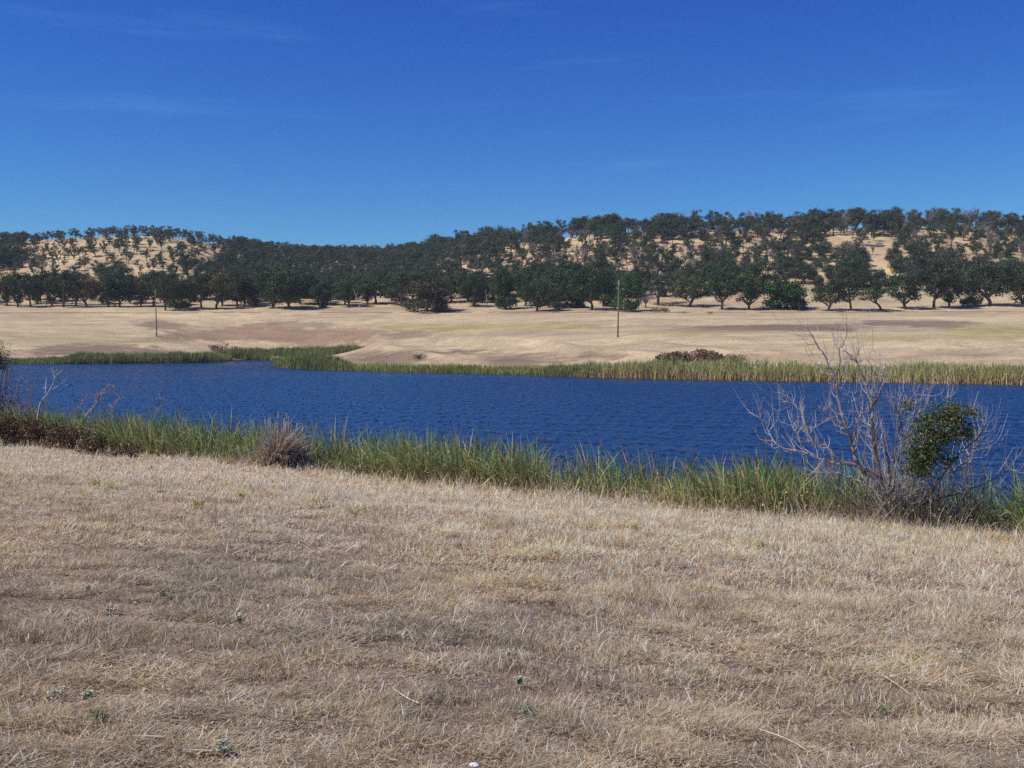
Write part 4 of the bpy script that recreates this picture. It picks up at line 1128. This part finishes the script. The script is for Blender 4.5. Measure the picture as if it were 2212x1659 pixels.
stems('arching_shrub', (160, 962), [(1.3, [(790, 1110), (870, 960), (960, 830), (1030, 720), (1080, 600), (1200, 505), (1290, 560)]), (.9, [(955, 1000), (980, 800), (1050, 640), (1180, 580), (1260, 620)]), (.8, [(1060, 1080), (1160, 960)]), (1.0, [(740, 960), (820, 800), (925, 670)]), (.7, [(1100, 1040), (1150, 850), (1080, 690)]), (.6, [(1150, 900), (1250, 720), (1330, 660)])],
      'arching grey leafless shrub with fine twigs left of the cattails', twig=22, col_=(.34, .28, .25), seed=9)
stems('dead_sapling', (230, 965), [(.7, [(1660, 900), (1690, 760), (1640, 640)]), (.6, [(1690, 800), (1760, 690)])], 'thin grey stem poking above the cattails', twig=9, col_=(.33, .28, .26), seed=12)
for q, (bx_, lines, lab) in enumerate((
    (4, [(1, [(20, 1050), (40, 760), (20, 520), (60, 380)]), (1, [(30, 1050), (90, 720), (110, 500), (100, 370)]), (.8, [(25, 1000), (0, 760), (-30, 560)]), (.8, [(40, 1040), (150, 760), (190, 560)])], 'grey twiggy shrub at the left frame edge beneath the leafy tree'),
    (44, [(1, [(215, 1060), (200, 780), (205, 560), (190, 420)]), (1, [(225, 1060), (270, 800), (300, 600), (290, 450)]), (.8, [(220, 1040), (330, 790), (385, 500)]), (.7, [(215, 1040), (150, 800), (130, 620)])], 'purplish twiggy shrub left of the pale leaning sapling'),
    (66, [(1, [(330, 1060), (320, 840), (340, 640), (380, 520)]), (.8, [(335, 1060), (400, 820), (520, 680)]), (.8, [(330, 1050), (270, 840), (240, 700)])], 'low reddish twiggy shrub at the foot of the pale sapling'))):
    stems('twiggy_shrub', (bx_, 955), lines, lab, twig=34, r0=.018, col_=((.30, .25, .24), (.28, .22, .23), (.34, .23, .19))[q], seed=20 + q, d_off=.8)
# leafy tree cut by the left edge
ex, ed = hit(-22, 955, 20, 70)
lt = empty('lakeside_tree', (ex, ed, T1(ex, ed)))
tag(lt, 'small leafy tree cut by the left frame edge above brambles', 'tree')
gL = np.random.default_rng(77)
mb = MB()
tips = []
for _ in range(26):
    e = np.array([gL.normal(.05, .75), gL.normal(0, .6), gL.uniform(1.5, 4.1)])
    ln = smooth_line([(gL.normal(0, .12), gL.normal(0, .1), -.1), e * .5 + gL.normal(0, .12, 3), e], 4)
    tube(mb, ln, np.linspace(.028, .006, len(ln)), np.array([.22, .18, .165]) * gL.uniform(.7, 1.3), 6); tips.append(ln)
    for _k in range(9):
        a = ln[gL.integers(3, len(ln))]; e2 = a + np.array([gL.normal(0, .2), gL.normal(0, .2), gL.uniform(0, .4)])
        tube(mb, [a, (a + e2) / 2 + gL.normal(0, .02, 3), e2], [.006, .005, .003], np.array([.30, .25, .23]) * gL.uniform(.7, 1.3), 3)
mb.build('trunk', M_pale, lt)
mb = MB()
for cx, cz, r_, n in ((.0, 3.75, .45, 900), (.35, 3.35, .34, 500), (-.6, 3.7, .6, 900), (-.3, 3.0, .5, 500), (.55, 3.0, .22, 160), (-.2, 1.9, .8, 500), (.3, 1.4, .7, 500)):
    pts = np.array([cx, 0, cz]) + gL.normal(0, .5, (n, 3)) * np.array([r_, r_, r_ * .8])
    base = np.array([(.045, .06, .032), (.06, .075, .035), (.07, .06, .045)])[gL.integers(3, size=n)]
    leaves(mb, pts, .07 * gL.uniform(.5, 1.5, n), base * (1 + gL.normal(0, .25, (n, 1))).clip(.4, 1.8), .2, gL, .55)
mb.build('crown', M_bush, lt)

# ------------------------------------------------------------------ small weeds, straws and a stone in the dry grass
def weed(xd, yd, wp, pal, label, group, seed, name, hgt=.5, leaf=.035, n=90):
    x0, d0 = hit(xd, yd, 2.5, 40); g = np.random.default_rng(seed)
    W = wp * d0 / F
    o = empty(name, (x0, d0, T1(x0, d0) + .015))
    mb = MB(); ends = []
    for _ in range(12):
        a = g.uniform(0, 6.28); r_ = W * .5 * g.uniform(.4, 1); e = np.array([math.cos(a) * r_, math.sin(a) * r_, W * hgt * g.uniform(.4, 1) + .03])
        tube(mb, [(0, 0, -.02), e * .5 + np.array([0, 0, .03]), e], [.003, .0025, .0015], np.array(pal[0]) * .9, 4); ends += [e, e * .7]
    mb.build('stems', M_bush, o)
    mb = MB(); ends = np.array(ends)
    pts = ends[g.integers(len(ends), size=n)] + g.normal(0, W * .10, (n, 3)); pts[:, 2] = np.maximum(pts[:, 2], .01)
    leaves(mb, pts, leaf * g.uniform(.6, 1.4, n), np.asarray(pal)[g.integers(len(pal), size=n)] * (1 + g.normal(0, .2, (n, 1))), .35, g, .8, np.tile(np.array([0, -.25, 1.0]), (n, 1)))
    mb.build('leaves', M_bush, o)
    tag(o, label, 'weed', group)
GW = [(.46, .48, .32), (.52, .52, .38), (.38, .41, .26), (.52, .45, .31)]
YG = [(.40, .39, .10), (.48, .44, .13), (.27, .29, .08)]
GN = [(.19, .25, .10), (.25, .29, .12), (.36, .33, .18)]
for q, (xd, yd, wp, lab) in enumerate([
    (628, 1141, 26, 'grey green mullein rosette below the dead reed clump'), (390, 1127, 18, 'small grey green mullein high on the left slope'), (547, 1133, 14, 'faint grey mullein just left of the one below the reed clump'),
    (186, 1284, 24, 'grey green mullein nearest the left frame edge'), (238, 1330, 26, 'flat grey mullein low and right of the leftmost one'), (518, 1350, 30, 'grey green mullein beside the bleached straw tuft'),
    (995, 1186, 28, 'pale mullein rosette on the middle of the slope'), (634, 1265, 20, 'dim mullein between straw tuft and reed clump'), (484, 1640, 36, 'large mullein at the bottom frame edge'),
    (120, 1520, 34, 'mullein patch in the lower left grass'), (186, 1526, 26, 'mullein right beside the lower left patch'), (1102, 1430, 26, 'dark mullein near the middle of the foreground'),
    (1120, 1490, 28, 'mullein a step in front of the dark middle one'), (1300, 1330, 20, 'lone mullein right of middle in the grass'), (2080, 1430, 40, 'wide grey weed in the right foreground')]):
    weed(xd, yd, wp, GW, lab, 'grey green weeds in the dry grass', 40 + q, 'mullein_weed', .28, .030 if yd < 1250 else .020)
for q, (xd, yd, wp, lab) in enumerate([
    (240, 1063, 46, 'yellow green weed patch high on the left slope'), (205, 1052, 24, 'small yellow weed left of the high left patch'), (425, 1098, 34, 'golden weed between the high left patch and reed clump'), (487, 1056, 34, 'yellow green weed nearest below the reed clump\'s left side'),
    (690, 1096, 52, 'dark olive weed right below the reed clump'), (766, 1118, 48, 'bright yellow green weed right of the dark olive one'), (350, 1070, 22, 'faint yellow weed midway between the left patches'), (520, 1078, 26, 'thin olive weed under the reed clump'), (1380, 1150, 34, 'yellow green weed before the middle cattails'), (1640, 1190, 26, 'yellow weed left of the dead willow')]):
    weed(xd, yd, wp, YG, lab, 'yellow green weeds in the dry grass', 70 + q, 'yellow_weed', .3, .035)
for q, (xd, yd, wp, lab) in enumerate([(215, 1578, 60, 'dark green weed in the bottom left grass'), (350, 1300, 30, 'thin green weed between two mulleins at left'), (1510, 1475, 40, 'green weed in the middle right foreground'), (1130, 1560, 40, 'green weed low in the middle foreground'), (1905, 1560, 40, 'green weed in the lower right grass')]):
    weed(xd, yd, wp, GN, lab, 'green weeds in the dry grass', 90 + q, 'green_weed', .25, .014)
def straw(pts, r, label, hs=.06, c=(.72, .66, .56)):
    x0, d0 = hit(pts[0][0][0], pts[0][0][1], 2.5, 30); z0 = T1(x0, d0)
    o = empty('broken_straw', (x0, d0, z0)); mb = MB()
    for ln in pts:
        P3 = []
        for (a, b_) in ln:
            x1, d1 = hit(a, b_, 2.5, 30); P3.append((x1 - x0, d1 - d0, T1(x1, d1) - z0 + hs))
        L_ = smooth_line(P3, 3); tube(mb, L_, np.linspace(r, r * .6, len(L_)), c, 5)
    mb.build('stalk', M_pale, o)
    tag(o, label, 'straw', 'bleached straws on the grass')
straw([[(905, 1546), (880, 1532), (850, 1512)], [(880, 1532), (884, 1515)]], .0034, 'forked white straw lying left of the middle foreground')
straw([[(350, 1622), (318, 1626), (285, 1624)]], .0034, 'thick white straw lying in the bottom left grass')
straw([[(460, 1650), (425, 1656), (395, 1655)]], .003, 'white straw lying beside the large mullein')
straw([[(1290, 1385), (1288, 1345)]], .003, 'upright white straw on the middle slope')
straw([[(850, 1600), (815, 1608)]], .0026, 'short white straw below the forked one')
straw([[(1640, 1600), (1700, 1625), (1740, 1650)]], .0022, 'long thin straw slanting down in the right foreground')
straw([[(1905, 1480), (1960, 1520), (2010, 1560)]], .0022, 'long pale straw slanting in the far right grass')
sx, sd0 = hit(1025, 1678, 2.5, 10)
mb = MB(); import bmesh
bm = bmesh.new(); bmesh.ops.create_icosphere(bm, subdivisions=3, radius=.02)
V = np.array([v.co[:] for v in bm.verts]); Fx = np.array([[v.index for v in f.verts] for f in bm.faces]); bm.free()
V *= (1 + .3 * (vnoise(V[:, 0] * 60 + 3, V[:, 1] * 60 + V[:, 2] * 40, 3) - .5))[:, None]; V[:, 2] *= .6; V[:, 0] *= 1.25
mb.add(V + np.array([0, 0, .01]), [Fx], np.array([.72, .70, .66]))
o = mb.build('stone', M_stone, smooth=True); o.location = (sx, sd0, T1(sx, sd0) + .03)
tag(o, 'small white stone at the bottom edge of the grass', 'stone')

# ------------------------------------------------------------------ air
def add_haze():
    me = bpy.data.meshes.new('haze'); bm = bmesh.new(); bmesh.ops.create_cube(bm, size=1.0); bm.to_mesh(me); bm.free()
    o = bpy.data.objects.new('haze', me); COL.objects.link(o)
    o.scale = (10400, 10400, 130); o.location = (0, 0, 60)   # the whole ground sheet lies inside
    m = bpy.data.materials.new('haze'); m.use_nodes = True; nt = m.node_tree; nt.nodes.clear()
    out = nt.nodes.new('ShaderNodeOutputMaterial'); v = nt.nodes.new('ShaderNodeVolumePrincipled')
    v.inputs['Color'].default_value = (.80, .88, 1, 1); v.inputs['Density'].default_value = HAZE; v.inputs['Anisotropy'].default_value = 0.0
    nt.links.new(v.outputs[0], out.inputs['Volume']); me.materials.append(m)
    tag(o, 'thin bluish air over the lake and hills', 'haze', kind='stuff')
HAZE = .00011
add_haze()
